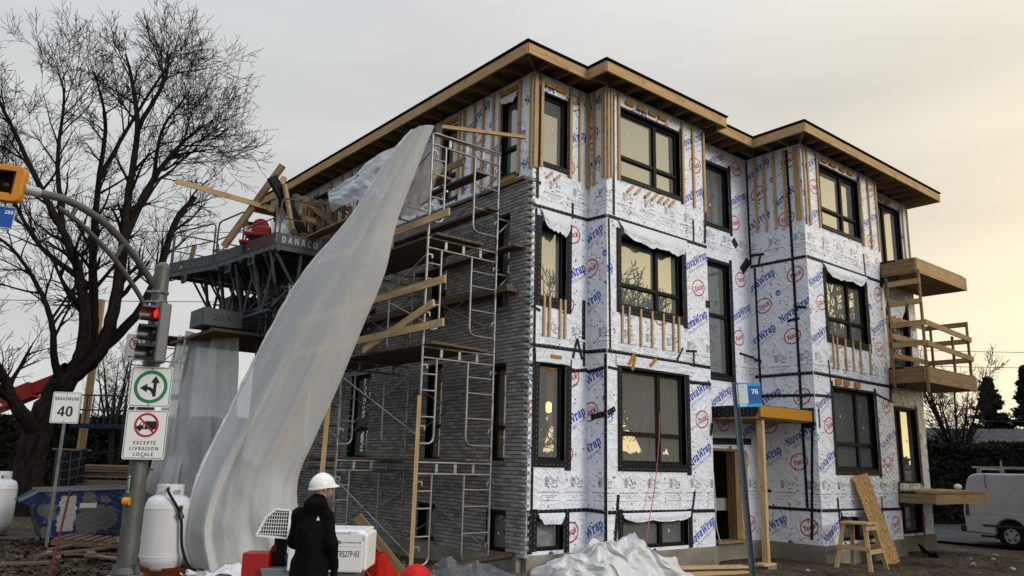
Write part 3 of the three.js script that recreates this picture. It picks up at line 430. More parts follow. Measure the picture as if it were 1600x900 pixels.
// ---------------------------------------------------------------- scaffold against the brick side
const TURN = -0.691;                                             // faces the street corner where the photographer stands
const scaffold = thing('scaffold', 'galvanized tube frame scaffold standing along the grey brick wall', 'scaffold');
const TIER = [-0.17, 1.71, 3.59, 5.47], TH = 1.88, FZ = [-0.5, -3.25, -6.0];
{
  const r = 0.023, x0 = -1.8, x1 = -0.3;
  const frameGeo = (() => {
    const g = [rod([x0, 0, 0], [x0, TH - 0.012, 0], r, 10), rod([x1, 0, 0], [x1, TH - 0.012, 0], r, 10), rod([x0, TH - 0.03, 0], [x1, TH - 0.03, 0], r * 0.9, 8), rod([x0, TH - 0.21, 0], [x1, TH - 0.21, 0], r * 0.9, 8)];
    for (const t of [0.25, 0.5, 0.75]) g.push(box(0.05, 0.14, 0.02, x0 + 1.5 * t, TH - 0.12, 0));
    const a = x0 + 0.29, b = x1 - 0.56;
    g.push(bend([[a, TH - 0.21, 0], [a, 0.27, 0], [x0, 0.27, 0]], r * 0.85, 7, 0.14), bend([[b, TH - 0.21, 0], [b, 0.27, 0], [x1, 0.27, 0]], r * 0.85, 7, 0.14));
    for (const y of [0.7, 1.13, 1.42 - 0.02]) { g.push(rod([x0, y, 0], [a, y, 0], r * 0.75, 6), rod([b, y + 0.02, 0], [x1, y + 0.02, 0], r * 0.75, 6)); }
    for (const x of [x0, x1]) for (const y of [0.55, 1.55]) { const s = x === x0 ? 1 : -1; g.push(box(0.09, 0.02, 0.02, x + s * 0.05, y, 0.02), box(0.02, 0.07, 0.03, x + s * 0.085, y - 0.03, 0.02)); }
    return merge(g);
  })();
  for (const z of FZ) for (const y of TIER) { if (z < -5 && y > 5) continue; const m = part('frame', frameGeo, M.steel, scaffold); m.position.set(0, y, z); }
  for (let k = 0; k < 2; k++) for (const y of TIER) if (!(k && y > 5)) for (const x of [x0 - 0.035, x1 + 0.035]) { const za = FZ[k], zb = FZ[k + 1]; part('cross_brace', merge([rod([x, y + 0.4, za], [x, y + 1.55, zb], 0.013, 6), rod([x + 0.028, y + 1.55, za], [x + 0.028, y + 0.4, zb], 0.013, 6)]), M.steel, scaffold); }
  for (const z of FZ) for (const x of [x0, x1]) part('base_plate', merge([box(0.15, 0.012, 0.15, x, -0.2, z), rod([x, -0.2, z], [x, -0.16, z], 0.018, 8)]), M.steel, scaffold);
  part('guard_rail', rod([-1.8, 7.33, -0.46], [-0.3, 7.36, -0.46], 0.022, 8), M.steel, scaffold); part('side_rail', rod([-1.45, 6.35, -0.5], [-1.3, 6.3, -3.2], 0.02, 8), M.steel, scaffold);
  for (const y of [6.1, 5.05]) for (const z of FZ) part('side_bracket', merge([rod([-0.3, y, z], [0.0, y, z], 0.02, 6), rod([-0.3, y - 0.3, z], [-0.02, y - 0.02, z], 0.014, 6)]), M.steel, scaffold);
}
const PG = 'planks laid on the scaffold';
function plank(x, y, z0, z1, w, label, mat = M.oldwood, h = 0.042, tilt = 0) { const L = z0 - z1; const m = single('scaffold_plank', box(w, h, L), mat, label, 'plank', PG); m.position.set(x, y, (z0 + z1) / 2); m.rotation.x = tilt; return m; }
for (let k = 0; k < 5; k++) plank(-1.64 + k * 0.255, 3.615 + (k % 2) * 0.004, -0.3 - 0.03 * k, -6.5, 0.245, 'grey weathered plank on the second scaffold lift, ' + ['at its outer edge', 'next to the outermost plank', 'in the middle', 'between the middle and the brick wall', 'nearest the brick wall'][k]);
for (let k = 0; k < 4; k++) plank(-1.6 + k * 0.255, 5.495 + (k % 2) * 0.004, -0.35, -6.5, 0.245, 'grey weathered plank on the third scaffold lift, ' + ['at its outer edge', 'next to the outermost plank', 'second from the brick wall', 'nearest the brick wall'][k]);
for (let k = 0; k < 3; k++) plank(-0.16 + k * 0.012, 5.075 + k * 0.045 - 0.35, -0.18 - k * 0.03, -6.2, 0.24, ['lowest', 'middle', 'topmost'][k] + ' plank of three stacked on the brackets by the brick wall');
plank(-0.14, 5.53, -0.05, -3.4, 0.24, 'single plank on brackets reaching past the brick window, third lift'); plank(-0.5, 5.45 + 0.76, -0.35, -6.2, 0.24, 'dark plank set between the third and top scaffold lifts'); plank(-0.62, 6.92, -0.55, -6.3, 0.24, 'dark plank in front of the top floor side window'); plank(-1.2, 6.78, -0.9, -6.4, 0.24, 'plank under the top guard rail beside the white tarp', M.brownwood);
for (let k = 0; k < 2; k++) plank(-0.52 - k * 0.26, 1.735, -0.42, -6.4, 0.24, ['thin plank on the lowest scaffold lift near the wall', 'thin plank on the lowest scaffold lift away from the wall'][k], M.oldwood, 0.03);
const LB = (p, q, label, w = 0.038, h = 0.13, mat = M.lumber, up = [0, 1, 0]) => single('lumber_board', bar(p, q, w, h, up), mat, label, 'board');
LB([-1.86, 4.52, -5.4], [-1.86, 4.59, 0.15], 'pale guard board along the scaffold, the upper one above the second lift'); LB([-1.86, 3.84, -5.2], [-1.86, 3.88, 0.15], 'pale guard board along the scaffold just above the second lift'); LB([-1.845, 3.66, -2.4], [-1.845, 4.24, -0.17], 'pale board propped diagonally behind the scaffold guard boards'); LB([-1.86, 5.72, -4.6], [-1.86, 5.72, 0.18], 'pale guard board along the third scaffold lift'); LB([-1.05, 7.05, -4.5], [-1.05, 7.05, -0.6], 'brown guard board along the top of the scaffold', 0.038, 0.13, M.brownwood);
LB([-1.62, 7.52, -0.51], [-0.14, 7.57, 0.07], 'long pole from the scaffold top to the building corner', 0.06, 0.06, M.fascia);
LB([-1.93, 2.73, -0.33], [-2.02, -0.12, -0.2], 'upright two by four tied to the outer scaffold leg', 0.06, 0.06, M.fascia); LB([-2.9, 2.6, -1.55], [-3.0, -0.12, -1.45], 'upright two by four standing beside the white tarp', 0.06, 0.06, M.fascia);
LB([-3.05, 0.9, -0.1], [-2.3, -0.08, 0.35], 'reddish board leaning behind the light trailer', 0.03, 0.14, M.brownwood, [0.4, 0.6, 0.6]);
single('steel_pipe', rod([-2.0, 0.03, -0.3], [0.0, 0.2, -0.2], 0.05, 12), std({ color: 0x3a2a26, roughness: 0.7, metalness: 0.3 }), 'dark rusty pipe lying along the foot of the brick wall', 'pipe');

// ---------------------------------------------------------------- tarps
const tarpBump = tex(1024, 1024, (u, v) => { const w = fbm(u, v, 4, 4, 3, 501), a = u + 0.2 * w, b = v + 0.2 * fbm(u, v, 4, 4, 3, 502), rid = (t) => 1 - Math.abs(2 * t - 1); return grey(70 + 70 * Math.pow(rid(fbm(a, b, 5, 5, 3, 503)), 6) + 55 * Math.pow(rid(fbm(a, b, 11, 9, 3, 504)), 8) + 40 * w); }, { srgb: false });
const CR = Array.from({ length: 26 }, (_, i) => { const a = hash(i, 1, 77) * 6.283, f = 1.6 * Math.pow(1.17, i); return [Math.cos(a) * f, Math.sin(a) * f, hash(i, 2, 77) * 7, 1 / f]; });
function crumple(u, v, n0 = 0, n1 = 14) { let h = 0; const wu = u + 0.06 * Math.sin(v * 5 + 1), wv = v + 0.06 * Math.sin(u * 4 + 2); for (let i = n0; i < n1; i++) { const [a, b, p, w] = CR[i], t = wu * a + wv * b + p, q = t - Math.floor(t); h += w * (Math.abs(2 * q - 1) - 0.5); } return h; }
const tarpMat = (c, tr, bs, rep, ro = 0.5) => { const b = withRepeat(tarpBump, ...rep); return phy({ color: c, roughness: ro, transmission: tr, thickness: 0, bumpMap: b, bumpScale: bs, side: THREE.DoubleSide, ior: 1.4 }); };
M.tarp = tarpMat(0xcbccc9, 0.45, 0.004, [1, 2.5], 0.5); M.tarpBlue = tarpMat(0xb9bfc2, 0.3, 0.016, [1.5, 1.5], 0.6); M.tarpWhite = tarpMat(0xe0e0dd, 0.2, 0.02, [3, 2], 0.32); M.tarpClear = tarpMat(0x9aa0a2, 0.75, 0.015, [2, 2], 0.4);
function lerpPts(list, t) { const c = new THREE.CatmullRomCurve3(list.map((p) => V(...p))); return c.getPoint(Math.max(0, Math.min(1, t))); }
{
  const Lc = new THREE.CatmullRomCurve3([[-2.08, 7.4, -0.76], [-2.33, 6.9, -1.04], [-2.77, 5.74, -1.59], [-3.22, 4.85, -2.16], [-3.64, 3.65, -2.57], [-4.03, 2.49, -2.77], [-4.35, 1.66, -2.77], [-4.54, 1.05, -2.67], [-4.61, 0.47, -2.6], [-4.5, -0.08, -2.4]].map((p) => V(...p)));
  const Rc = new THREE.CatmullRomCurve3([[-1.78, 7.49, -0.51], [-1.97, 6.73, -0.67], [-2.21, 5.7, -0.87], [-2.33, 4.8, -0.96], [-2.55, 3.93, -1.15], [-2.82, 2.88, -1.38], [-3.08, 1.97, -1.59], [-3.24, 1.35, -1.7], [-3.2, 0.7, -1.6], [-3.0, -0.08, -1.4]].map((p) => V(...p)));
  const out = V(-0.637, 0.05, 0.771), tarp = thing('scaffold_tarp', 'huge white translucent tarp sweeping from the scaffold top down to the ground', 'tarp');
  const tri = (t) => Math.abs(2 * (t - Math.floor(t)) - 1);
  const tension = (u, v) => 0.035 * (tri(u * 2.3 + 0.35 * v + 0.2) + 0.6 * tri(u * 4.1 - 0.5 * v + 0.4) + 0.35 * tri(u * 7.7 + 0.9 * v) * ramp(0.2, 0.6, v)) * (0.4 + 0.6 * ramp(0.02, 0.3, v)) * ramp(1.0, 0.93, Math.abs(2 * u - 1));
  const f = (u, v) => {
    const a = Lc.getPoint(v), b = Rc.getPoint(v), p = a.clone().lerp(b, u), w = a.distanceTo(b);
    const belly = Math.sin(u * Math.PI) * 0.2 * w, pl = Math.pow(1 - Math.abs(2 * fbm(u * 0.6 + 0.12 * v, v, 5, 2, 2, 521) - 1), 3) * 0.14 * ramp(0.1, 0.6, v), fold = Math.exp(-Math.pow((u - 0.34 - 0.1 * Math.sin(v * 5)) / 0.035, 2)) * 0.13 * ramp(0.45, 0.75, v), cr = (fbm(u, v, 5, 8, 2, 523) - 0.5) * 0.04 * (0.4 + ramp(0.55, 1, v) * 1.6), lowf = Math.sin(u * 13 + v * 3) * 0.035 * ramp(0.6, 1, v);
    p.addScaledVector(out, belly + pl * 0.5 + fold + cr + lowf + crumple(u * 0.7 + 2, v * 1.6, 3, 15) * 0.03 * (0.3 + ramp(0.5, 1, v)) + tension(u, v)); return [p.x, p.y, p.z];
  };
  const g = sheet(90, 200, f); part('sheet', g, M.tarp, tarp);
  const hem = []; for (let k = 0; k <= 60; k++) { const p = f(0, k / 60); hem.push([p[0] + rr(-0.008, 0.008), p[1], p[2] + rr(-0.008, 0.008)]); }
  const hg = pipe(hem, 0.028, 240, 9), hp = hg.attributes.position, hn = hg.attributes.normal; for (let i = 0; i < hp.count; i++) { const s = (fbm(hp.getY(i) / 8 + 0.5, hp.getX(i) / 8 + 0.5, 30, 20, 3, 531) - 0.5) * 0.03; hp.setXYZ(i, hp.getX(i) + hn.getX(i) * s, hp.getY(i) + hn.getY(i) * s, hp.getZ(i) + hn.getZ(i) * s); } hg.computeVertexNormals();
  part('gathered_edge', hg, M.tarpWhite, tarp);
  const foot = sheet(110, 30, (u, v) => { const p = f(u, 1); const q = V(...p).addScaledVector(out, v * 0.55 * (0.6 + 0.6 * fbm(u, 0.3, 8, 3, 2, 541))); return [q.x, groundY(q.x, q.z) + 0.03 + (0.09 + 0.16 * crumple(u * 1.6, v * 0.8, 0, 10)) * (1 - v * 0.5), q.z]; }); part('crumpled_foot', foot, M.tarpWhite, tarp);
}
function quadSheet(name, c, bulge, fold, mat, label, seedN, nu = 50, nv = 50, dir = [-0.637, 0.1, 0.771]) {     // c: top left, top right, bottom right, bottom left
  const P = c.map((p) => V(...p)), d = V(...dir);
  const g = sheet(nu, nv, (u, v) => { const a = P[0].clone().lerp(P[1], u), b = P[3].clone().lerp(P[2], u), p = a.lerp(b, v); p.addScaledVector(d, bulge * Math.sin(u * Math.PI) * Math.sin(v * 2.2) + fold * (fbm(u * 0.5 + 0.1 * v, v * 0.4, 6, 3, 1, seedN) - 0.5) + fold * 0.5 * crumple(u * 0.7 + seedN, v * 0.5, 2, 13)); return [p.x, p.y, p.z]; });
  return single(name, g, mat, label, 'tarp');
}
quadSheet('tarp_sheet', [[-1.9, 7.22, -4.3], [-1.5, 7.8, -2.2], [-1.7, 6.6, -2.3], [-1.8, 6.75, -4.2]], 0.2, 0.25, M.tarpBlue, 'pale bluish plastic bundled behind the top of the white tarp', 561);
quadSheet('tarp_sheet', [[-1.77, 7.2, -0.6], [-1.2, 7.0, -1.0], [-1.45, 6.1, -1.4], [-1.95, 6.2, -2.3]], 0.1, 0.12, M.tarp, 'small grey tarp corner hanging inside the top scaffold frame', 571);
quadSheet('tarp_sheet', [[-2.58, 4.75, -10], [-1.7, 4.72, -8.75], [-1.75, -0.05, -8.4], [-2.95, -0.05, -10.3]], 0.1, 0.55, M.tarpBlue, 'bluish plastic curtain hanging under the raised work platform', 581, 60, 60);
quadSheet('tarp_sheet', [[-2.72, 4.75, -10.6], [-2.4, 4.75, -10.0], [-2.55, -0.05, -9.6], [-3.1, -0.05, -11.0]], 0.1, 0.55, M.tarp, 'grey plastic curtain hanging beside the bluish one under the platform', 591, 60, 60);
// heap of white plastic in front of the corner windows
{
  const g = sheet(190, 110, (u, v) => {
    const x = 0.12 + u * 2.2, zc = 0.5 + 0.34 * x, z = zc - 0.6 + v * 1.35, e = Math.pow(Math.sin(u * Math.PI), 0.42) * Math.pow(Math.sin(Math.min(1, v * 1.02) * Math.PI), 0.5);
    const hN = 0.4 + 0.17 * Math.exp(-Math.pow((u - 0.56) / 0.24, 2)) - 0.14 * ramp(0.7, 1, u), cr = crumple(u * 1.9, v * 1.2) * 0.24;
    return [x + 0.16 * crumple(u * 1.6 + 3, v + 1, 3, 14), groundY(x, z) - 0.03 + e * (hN + cr), z + 0.2 * crumple(u * 1.6 + 7, v + 4, 2, 14)];
  });
  single('tarp_heap', g, M.tarpWhite, 'heap of crumpled white plastic sheeting in front of the basement windows', 'tarp');
  const h = sheet(110, 60, (u, v) => { const x = -2.3 + u * 2.1, z = -0.75 + v * 1.0 + 0.2 * u, e = Math.sin(u * Math.PI) * Math.sin(v * Math.PI); return [x, groundY(x, z) + 0.02 + e * (0.14 + 0.2 * crumple(u * 2 + 5, v * 1.2 + 2)), z + 0.15 * crumple(u * 2 + 1, v + 9, 2, 14)]; });
  single('plastic_sheet', h, M.tarpClear, 'clear plastic film crumpled on the ground under the scaffold', 'tarp');
}
// ---------------------------------------------------------------- mast climbing work platform
{
  const t = thing('mast_climber', 'steel mast climbing work platform raised beside the brick wall, guard rails all round', 'work platform');
  const DK = 6.5, c = [[-0.25, -6.35], [-2.06, -6.4], [-2.36, -9.5], [-2.9, -11.4], [-0.25, -11.4]];
  const dk = part('deck', slab(c.map(([x, z]) => [x, -z]), 0.06).rotateX(-Math.PI / 2).translate(0, DK - 0.06, 0), M.oldwood, t);
  const letters = canvasTex(512, 96, (g, w, h) => { g.fillStyle = '#4c5254'; g.fillRect(0, 0, w, h); for (let k = 0; k < 900; k++) { g.fillStyle = 'rgba(' + (30 + 60 * rnd()) + ',' + (34 + 60 * rnd()) + ',' + (36 + 60 * rnd()) + ',0.25)'; g.fillRect(rnd() * w, rnd() * h, 3 + rnd() * 14, 1 + rnd() * 3); } g.fillStyle = '#b9bcba'; g.font = 'bold 74px sans-serif'; g.textAlign = 'center'; g.textBaseline = 'middle'; g.fillText('D A N A C O', w / 2, h / 2 + 3); });
  const lm = std({ map: letters, roughness: 0.6, metalness: 0.2 }), faded = canvasTex(512, 96, (g, w, h) => { g.fillStyle = '#4a5052'; g.fillRect(0, 0, w, h); g.fillStyle = '#5d6364'; g.font = 'bold 74px sans-serif'; g.textAlign = 'center'; g.textBaseline = 'middle'; g.fillText('D A N A C O', w / 2, h / 2 + 3); for (let k = 0; k < 900; k++) { g.fillStyle = 'rgba(50,55,58,0.35)'; g.fillRect(rnd() * w, rnd() * h, 3 + rnd() * 14, 1 + rnd() * 3); } }), fm = std({ map: faded, roughness: 0.7 });
  const side = (a, b, mats, n) => {
    const L = Math.hypot(b[0] - a[0], b[1] - a[1]), dx = (b[0] - a[0]) / L, dz = (b[1] - a[1]) / L, S = L / n;
    for (let k = 0; k < n; k++) {
      const s0 = k * S + 0.02, s1 = (k + 1) * S - 0.02, at = (s, y, o = 0) => [a[0] + dx * s + dz * o, y, a[1] + dz * s - dx * o];
      const tb = part('toe_board', new THREE.BoxGeometry(S - 0.03, 0.28, 0.025).rotateY(Math.atan2(-dz, dx)).translate(...at((s0 + s1) / 2, DK + 0.1)), mats[k % mats.length], t);
      const r = part('guard_rail', bend([at(s0 + 0.05, DK - 0.12), at(s0 + 0.05, DK + 1.08), at(s1 - 0.05, DK + 1.08), at(s1 - 0.05, DK - 0.12)], 0.022, 7, 0.16), M.mastSteel, t);
      part('mid_rail', rod(at(s0 + 0.05, DK + 0.6), at(s1 - 0.05, DK + 0.6), 0.018, 6), M.mastSteel, r);
      for (const s of [s0 + 0.05, s1 - 0.05]) part('rail_socket', box(0.07, 0.14, 0.07, ...at(s, DK - 0.13)), M.mastSteel, r);
    }
    part('edge_beam', bar([a[0], DK - 0.12, a[1]], [b[0], DK - 0.12, b[1]], 0.08, 0.1, [0, 1, 0]), M.mastSteel, t);
  };
  side([-2.06, -6.4], [-0.9, -6.37], [lm], 1); side([-0.9, -6.37], [-0.25, -6.35], [fm], 1); side([-2.36, -9.5], [-2.06, -6.4], [fm, std({ color: 0x4a3838, roughness: 0.7 })], 2); side([-2.9, -11.4], [-2.36, -9.5], [fm], 1); side([-0.25, -11.4], [-2.9, -11.4], [fm], 2);
  // square outrigger sockets under the edge
  for (const [x, z] of [[-2.2, -7.4], [-2.3, -8.6], [-2.72, -10.6]]) part('outrigger_socket', merge([box(0.06, 0.03, 0.26, x, DK - 0.2, z), box(0.06, 0.03, 0.26, x, DK - 0.38, z), box(0.06, 0.15, 0.03, x, DK - 0.29, z - 0.115), box(0.06, 0.15, 0.03, x, DK - 0.29, z + 0.115)]), M.mastSteel, t);
  // truss that carries the deck
  const tr = (p, q, r = 0.035) => part('truss_member', rod(p, q, r, 7), M.mastSteel, t);
  for (const x of [-1.9, -0.9]) { tr([x, 5.0, -6.8], [x, 5.0, -11.2], 0.045); tr([x, 6.35, -6.5], [x, 6.35, -11.3], 0.05); for (let k = 0; k < 4; k++) { const z = -6.7 - k * 1.15; tr([x, 6.35, z], [x, 5.0, z - 0.55]); tr([x, 5.0, z - 0.55], [x, 6.35, z - 1.15]); } }
  for (let k = 0; k < 5; k++) { const z = -6.6 - k * 1.1; tr([-1.9, 5.0, z - 0.3], [-0.9, 5.0, z - 0.3], 0.03); tr([-1.9, 6.3, z], [-0.9, 5.02, z - 0.3], 0.028); tr([-2.1 - 0.08 * k, 6.38, z], [-1.9, 5.6, z], 0.03); }
  tr([-2.02, 6.32, -6.5], [-1.45, 5.5, -6.5], 0.035); tr([-1.4, 6.4, -6.45], [-1.4, 5.2, -6.5], 0.05); tr([-2.0, 4.95, -9.6], [-1.3, 5.5, -6.6], 0.05);
  for (const z of [-6.9, -8.0, -9.2, -10.4]) part('cross_beam', bar([-2.05 - 0.12 * (-6.4 - z) , 6.32, z], [-0.3, 6.32, z], 0.1, 0.12, [0, 1, 0]), M.mastSteel, t);
  const plate = canvasTex(256, 128, (g, w, h) => { g.fillStyle = '#5a605f'; g.fillRect(0, 0, w, h); for (let k = 0; k < 300; k++) { g.fillStyle = 'rgba(40,44,44,0.2)'; g.fillRect(rnd() * w, rnd() * h, 2 + rnd() * 12, 1 + rnd() * 3); } g.fillStyle = '#26292a'; g.font = '64px sans-serif'; g.textAlign = 'center'; g.textBaseline = 'middle'; g.fillText('20 K', w / 2, h / 2); });
  const cm = std({ map: plate, roughness: 0.6 });
  const car = part('drive_carriage', box(0.95, 0.42, 0.9, -2.4, 4.92, -8.75), M.mastSteel, t);
  part('number_plate', new THREE.PlaneGeometry(0.92, 0.4).translate(-2.4, 4.92, -8.29), cm, car);
  part('number_plate', new THREE.PlaneGeometry(0.86, 0.4).rotateY(-Math.PI / 2).translate(-2.882, 4.92, -8.75), cm, car);
  part('lower_grid', merge([box(2.2, 0.05, 0.08, -1.6, 4.62, -8.2), box(2.2, 0.05, 0.08, -1.6, 4.62, -10.2), box(0.08, 0.05, 2.1, -2.6, 4.62, -9.2), box(0.08, 0.05, 2.1, -0.6, 4.62, -9.2)]), M.mastSteel, t);
  part('drive_housing', new RoundedBoxGeometry(1.1, 0.9, 1.0, 2, 0.04).translate(-1.2, 5.35, -10.1), M.mastSteel, t); part('lower_deck', box(2.3, 0.06, 3.2, -1.55, 4.58, -9.6), M.oldwood, t); for (const z of [-7.3, -8.4, -9.5, -10.6]) { part('truss_frame', merge([rod([-2.2, 6.3, z], [-0.4, 6.3, z], 0.03, 6), rod([-2.2, 6.3, z], [-1.9, 5.0, z], 0.03, 6), rod([-0.4, 6.3, z], [-0.9, 5.0, z], 0.03, 6), rod([-1.9, 5.65, z], [-0.9, 5.65, z], 0.025, 6)]), M.mastSteel, t); }
  for (let k = 0; k < 6; k++) { const z = -6.9 - k * 0.85; tr([-2.1, 6.3, z], [-1.3, 5.1, z - 0.4], 0.03); tr([-0.9, 6.3, z], [-1.9, 5.05, z + 0.2], 0.026); }
  // lattice mast
  const mast = []; const mx = -1.2, mz = -8.3, w = 0.22;
  for (const [a, b] of [[-1, -1], [1, -1], [1, 1], [-1, 1]]) mast.push(rod([mx + a * w, -0.1, mz + b * w], [mx + a * w, 7.4, mz + b * w], 0.03, 6));
  for (let k = 0; k < 15; k++) { const y = k * 0.5; for (const [a, b, e, f] of [[-1, -1, 1, -1], [1, -1, 1, 1], [1, 1, -1, 1], [-1, 1, -1, -1]]) mast.push(rod([mx + a * w, y, mz + b * w], [mx + e * w, y, mz + f * w], 0.014, 5), rod([mx + a * w, y, mz + b * w], [mx + e * w, y + 0.5, mz + f * w], 0.014, 5)); }
  part('mast', merge(mast), M.mastSteel, t); part('mast_base', box(1.1, 0.3, 1.1, mx, 0.04, mz), M.mastSteel, t);
}
// things on the platform
function pallet(x, y, z, turn, lean, label) {
  const t = thing('wood_pallet', label, 'pallet', [x, y, z], turn, 'pallets on the work platform'); t.rotation.x = lean;
  for (let k = 0; k < 6; k++) part('slat', box(0.11, 1.0, 0.02, -0.5 + k * 0.2, 0.5, 0.07), k % 3 === 1 ? M.brownwood : M.oldwood, t);
  for (const y2 of [0.06, 0.5, 0.94]) part('stringer', box(1.15, 0.09, 0.09, 0, y2, 0), M.brownwood, t); for (let k = 0; k < 4; k++) part('back_slat', box(0.1, 1.0, 0.02, -0.48 + k * 0.32, 0.5, -0.07), M.brownwood, t);
  return t;
}
pallet(-0.98, 6.88, -6.8, 0.03, -0.06, 'weathered pallet standing behind the name board of the platform'); pallet(-0.28 - 0.14, 6.84, -6.62, -0.03, -0.05, 'weathered pallet standing partly behind the white tarp edge');
LB([-3.9, 7.95, -8.1], [-0.8, 7.25, -6.6], 'long pale board laid across the platform rails, one end sticking out', 0.04, 0.12, M.fascia); LB([-1.85, 8.55, -6.9], [-2.7, 6.55, -7.9], 'thick timber leaning up across the platform corner', 0.09, 0.15, M.brownwood); LB([-1.93, 7.95, -6.5], [-1.6, 6.95, -6.6], 'short pale stud leaning on the platform rail', 0.07, 0.09, M.lumber); LB([-2.18, 8.12, -6.7], [-1.0, 6.6, -6.75], 'black painted beam leaning on the platform rail', 0.12, 0.22, M.black); LB([-1.75, 8.3, -7.0], [-1.95, 7.4, -7.1], 'square timber end standing above the platform corner', 0.13, 0.13, M.lumber);
LB([-2.6, 6.53, -10.7], [-2.5, 7.2, -10.75], 'short stud standing at the far platform end', 0.08, 0.1, M.brownwood); LB([-2.7, 6.56, -10.9], [-2.2, 6.56, -9.9], 'short block of lumber lying at the far platform end', 0.16, 0.08, M.lumber);
{
  const s = thing('masonry_saw', 'red masonry saw with black motor on the raised platform', 'saw', [-1.9, 6.52, -7.9], TURN + 0.2);
  part('body', new RoundedBoxGeometry(0.62, 0.26, 0.4, 3, 0.05).translate(0, 0.55, 0), std({ color: 0xa21d14, roughness: 0.45 }), s); part('guard', new THREE.CylinderGeometry(0.2, 0.2, 0.1, 20, 1, false, 0, Math.PI).rotateX(Math.PI / 2).rotateZ(Math.PI / 2).translate(0.05, 0.68, 0.06), std({ color: 0xb3291c, roughness: 0.45 }), s); part('motor', merge([box(0.5, 0.16, 0.34, 0.05, 0.36, 0), new THREE.CylinderGeometry(0.09, 0.09, 0.2, 16).rotateZ(Math.PI / 2).translate(-0.18, 0.72, 0)].map((g) => g)), M.black, s); part('light_panel', box(0.16, 0.12, 0.01, -0.22, 0.56, 0.206), M.white, s); part('tray', box(0.8, 0.06, 0.5, 0, 0.25, 0), std({ color: 0x8d1712, roughness: 0.5 }), s); for (const [x, z] of [[-0.3, -0.18], [0.3, -0.18], [0.3, 0.18], [-0.3, 0.18]]) part('leg', rod([x, 0, z], [x, 0.25, z], 0.02, 6), M.steelDark, s);
  quadSheet('tarp_sheet', [[-1.95, 7.15, -7.05], [-1.35, 7.2, -7.1], [-1.2, 6.52, -6.7], [-2.0, 6.52, -6.75]], 0.1, 0.15, M.tarpWhite, 'white plastic over a mound on the raised platform', 621, 30, 30);
}
// scaffold frames beyond the platform
{
  const t = thing('far_scaffold', 'thin scaffold tower seen beyond the end of the raised platform', 'scaffold', [-1.0, 0, -16.8]);
  for (let k = 0; k < 3; k++) { const y = k * 1.9 - 0.2; for (const [x, z] of [[-0.7, 0], [0.7, 0], [-0.7, -2], [0.7, -2]]) part('leg', rod([x, y, z], [x, y + 1.9, z], 0.025, 6), M.steelDark, t); for (const z of [0, -2]) { for (const yy of [0.5, 1.1, 1.8]) part('rung', rod([-0.7, y + yy, z], [0.7, y + yy, z], 0.02, 6), M.steelDark, t); part('diagonal', rod([-0.7, y + 0.2, z], [0.7, y + 1.7, z], 0.015, 6), M.steelDark, t); } part('plank', box(1.4, 0.05, 2.3, 0, y + 1.92, -1), M.oldwood, t); }
}

{
  for (let k = 0; k < 3; k++) { const t = thing('wood_pallet', ['lowest', 'middle', 'topmost'][k] + ' flat pallet of the stack under the standing pallets on the platform', 'pallet', [-0.85, 6.5 + k * 0.125, -6.95], 0.02 * k, 'pallets on the work platform'); for (let j = 0; j < 6; j++) part('slat', box(0.12, 0.02, 0.95, -0.5 + j * 0.2, 0.11, 0), M.brownwood, t); for (const zz of [-0.42, 0, 0.42]) part('stringer', box(1.15, 0.09, 0.06, 0, 0.05, zz), M.oldwood, t); }
  for (let k = 0; k < 7; k++) LB([-2.15 + 0.05 * k, 6.54 + (k % 3) * 0.05, -7.6 - 0.1 * k], [-1.5 - 0.05 * k, 6.54 + (k % 3) * 0.05, -10.4 + 0.15 * k], ['first', 'second', 'third', 'fourth', 'fifth', 'sixth', 'seventh'][k] + ' board from the rail in the loose lumber on the platform deck', 0.14, 0.04, k % 2 ? M.brownwood : M.lumber);
  for (let k = 0; k < 5; k++) LB([-2.1 - 0.05 * k, 6.62 + 0.07 * k, -8.6 - 0.3 * k], [-0.9 - 0.06 * k, 6.66 + 0.06 * k, -7.3 - 0.32 * k], ['lowest', 'second', 'third', 'fourth', 'highest'][k] + ' board of the crosswise heap behind the red saw', 0.13, 0.05, k % 2 ? M.lumber : M.oldwood);
  LB([-1.3, 7.62, -6.55], [-0.35, 7.1, -6.5], 'short brown board resting across the standing pallets', 0.05, 0.12, M.brownwood); LB([-2.25, 7.3, -8.2], [-1.0, 6.6, -7.3], 'brown board sloping beside the red saw', 0.05, 0.14, M.brownwood);
}
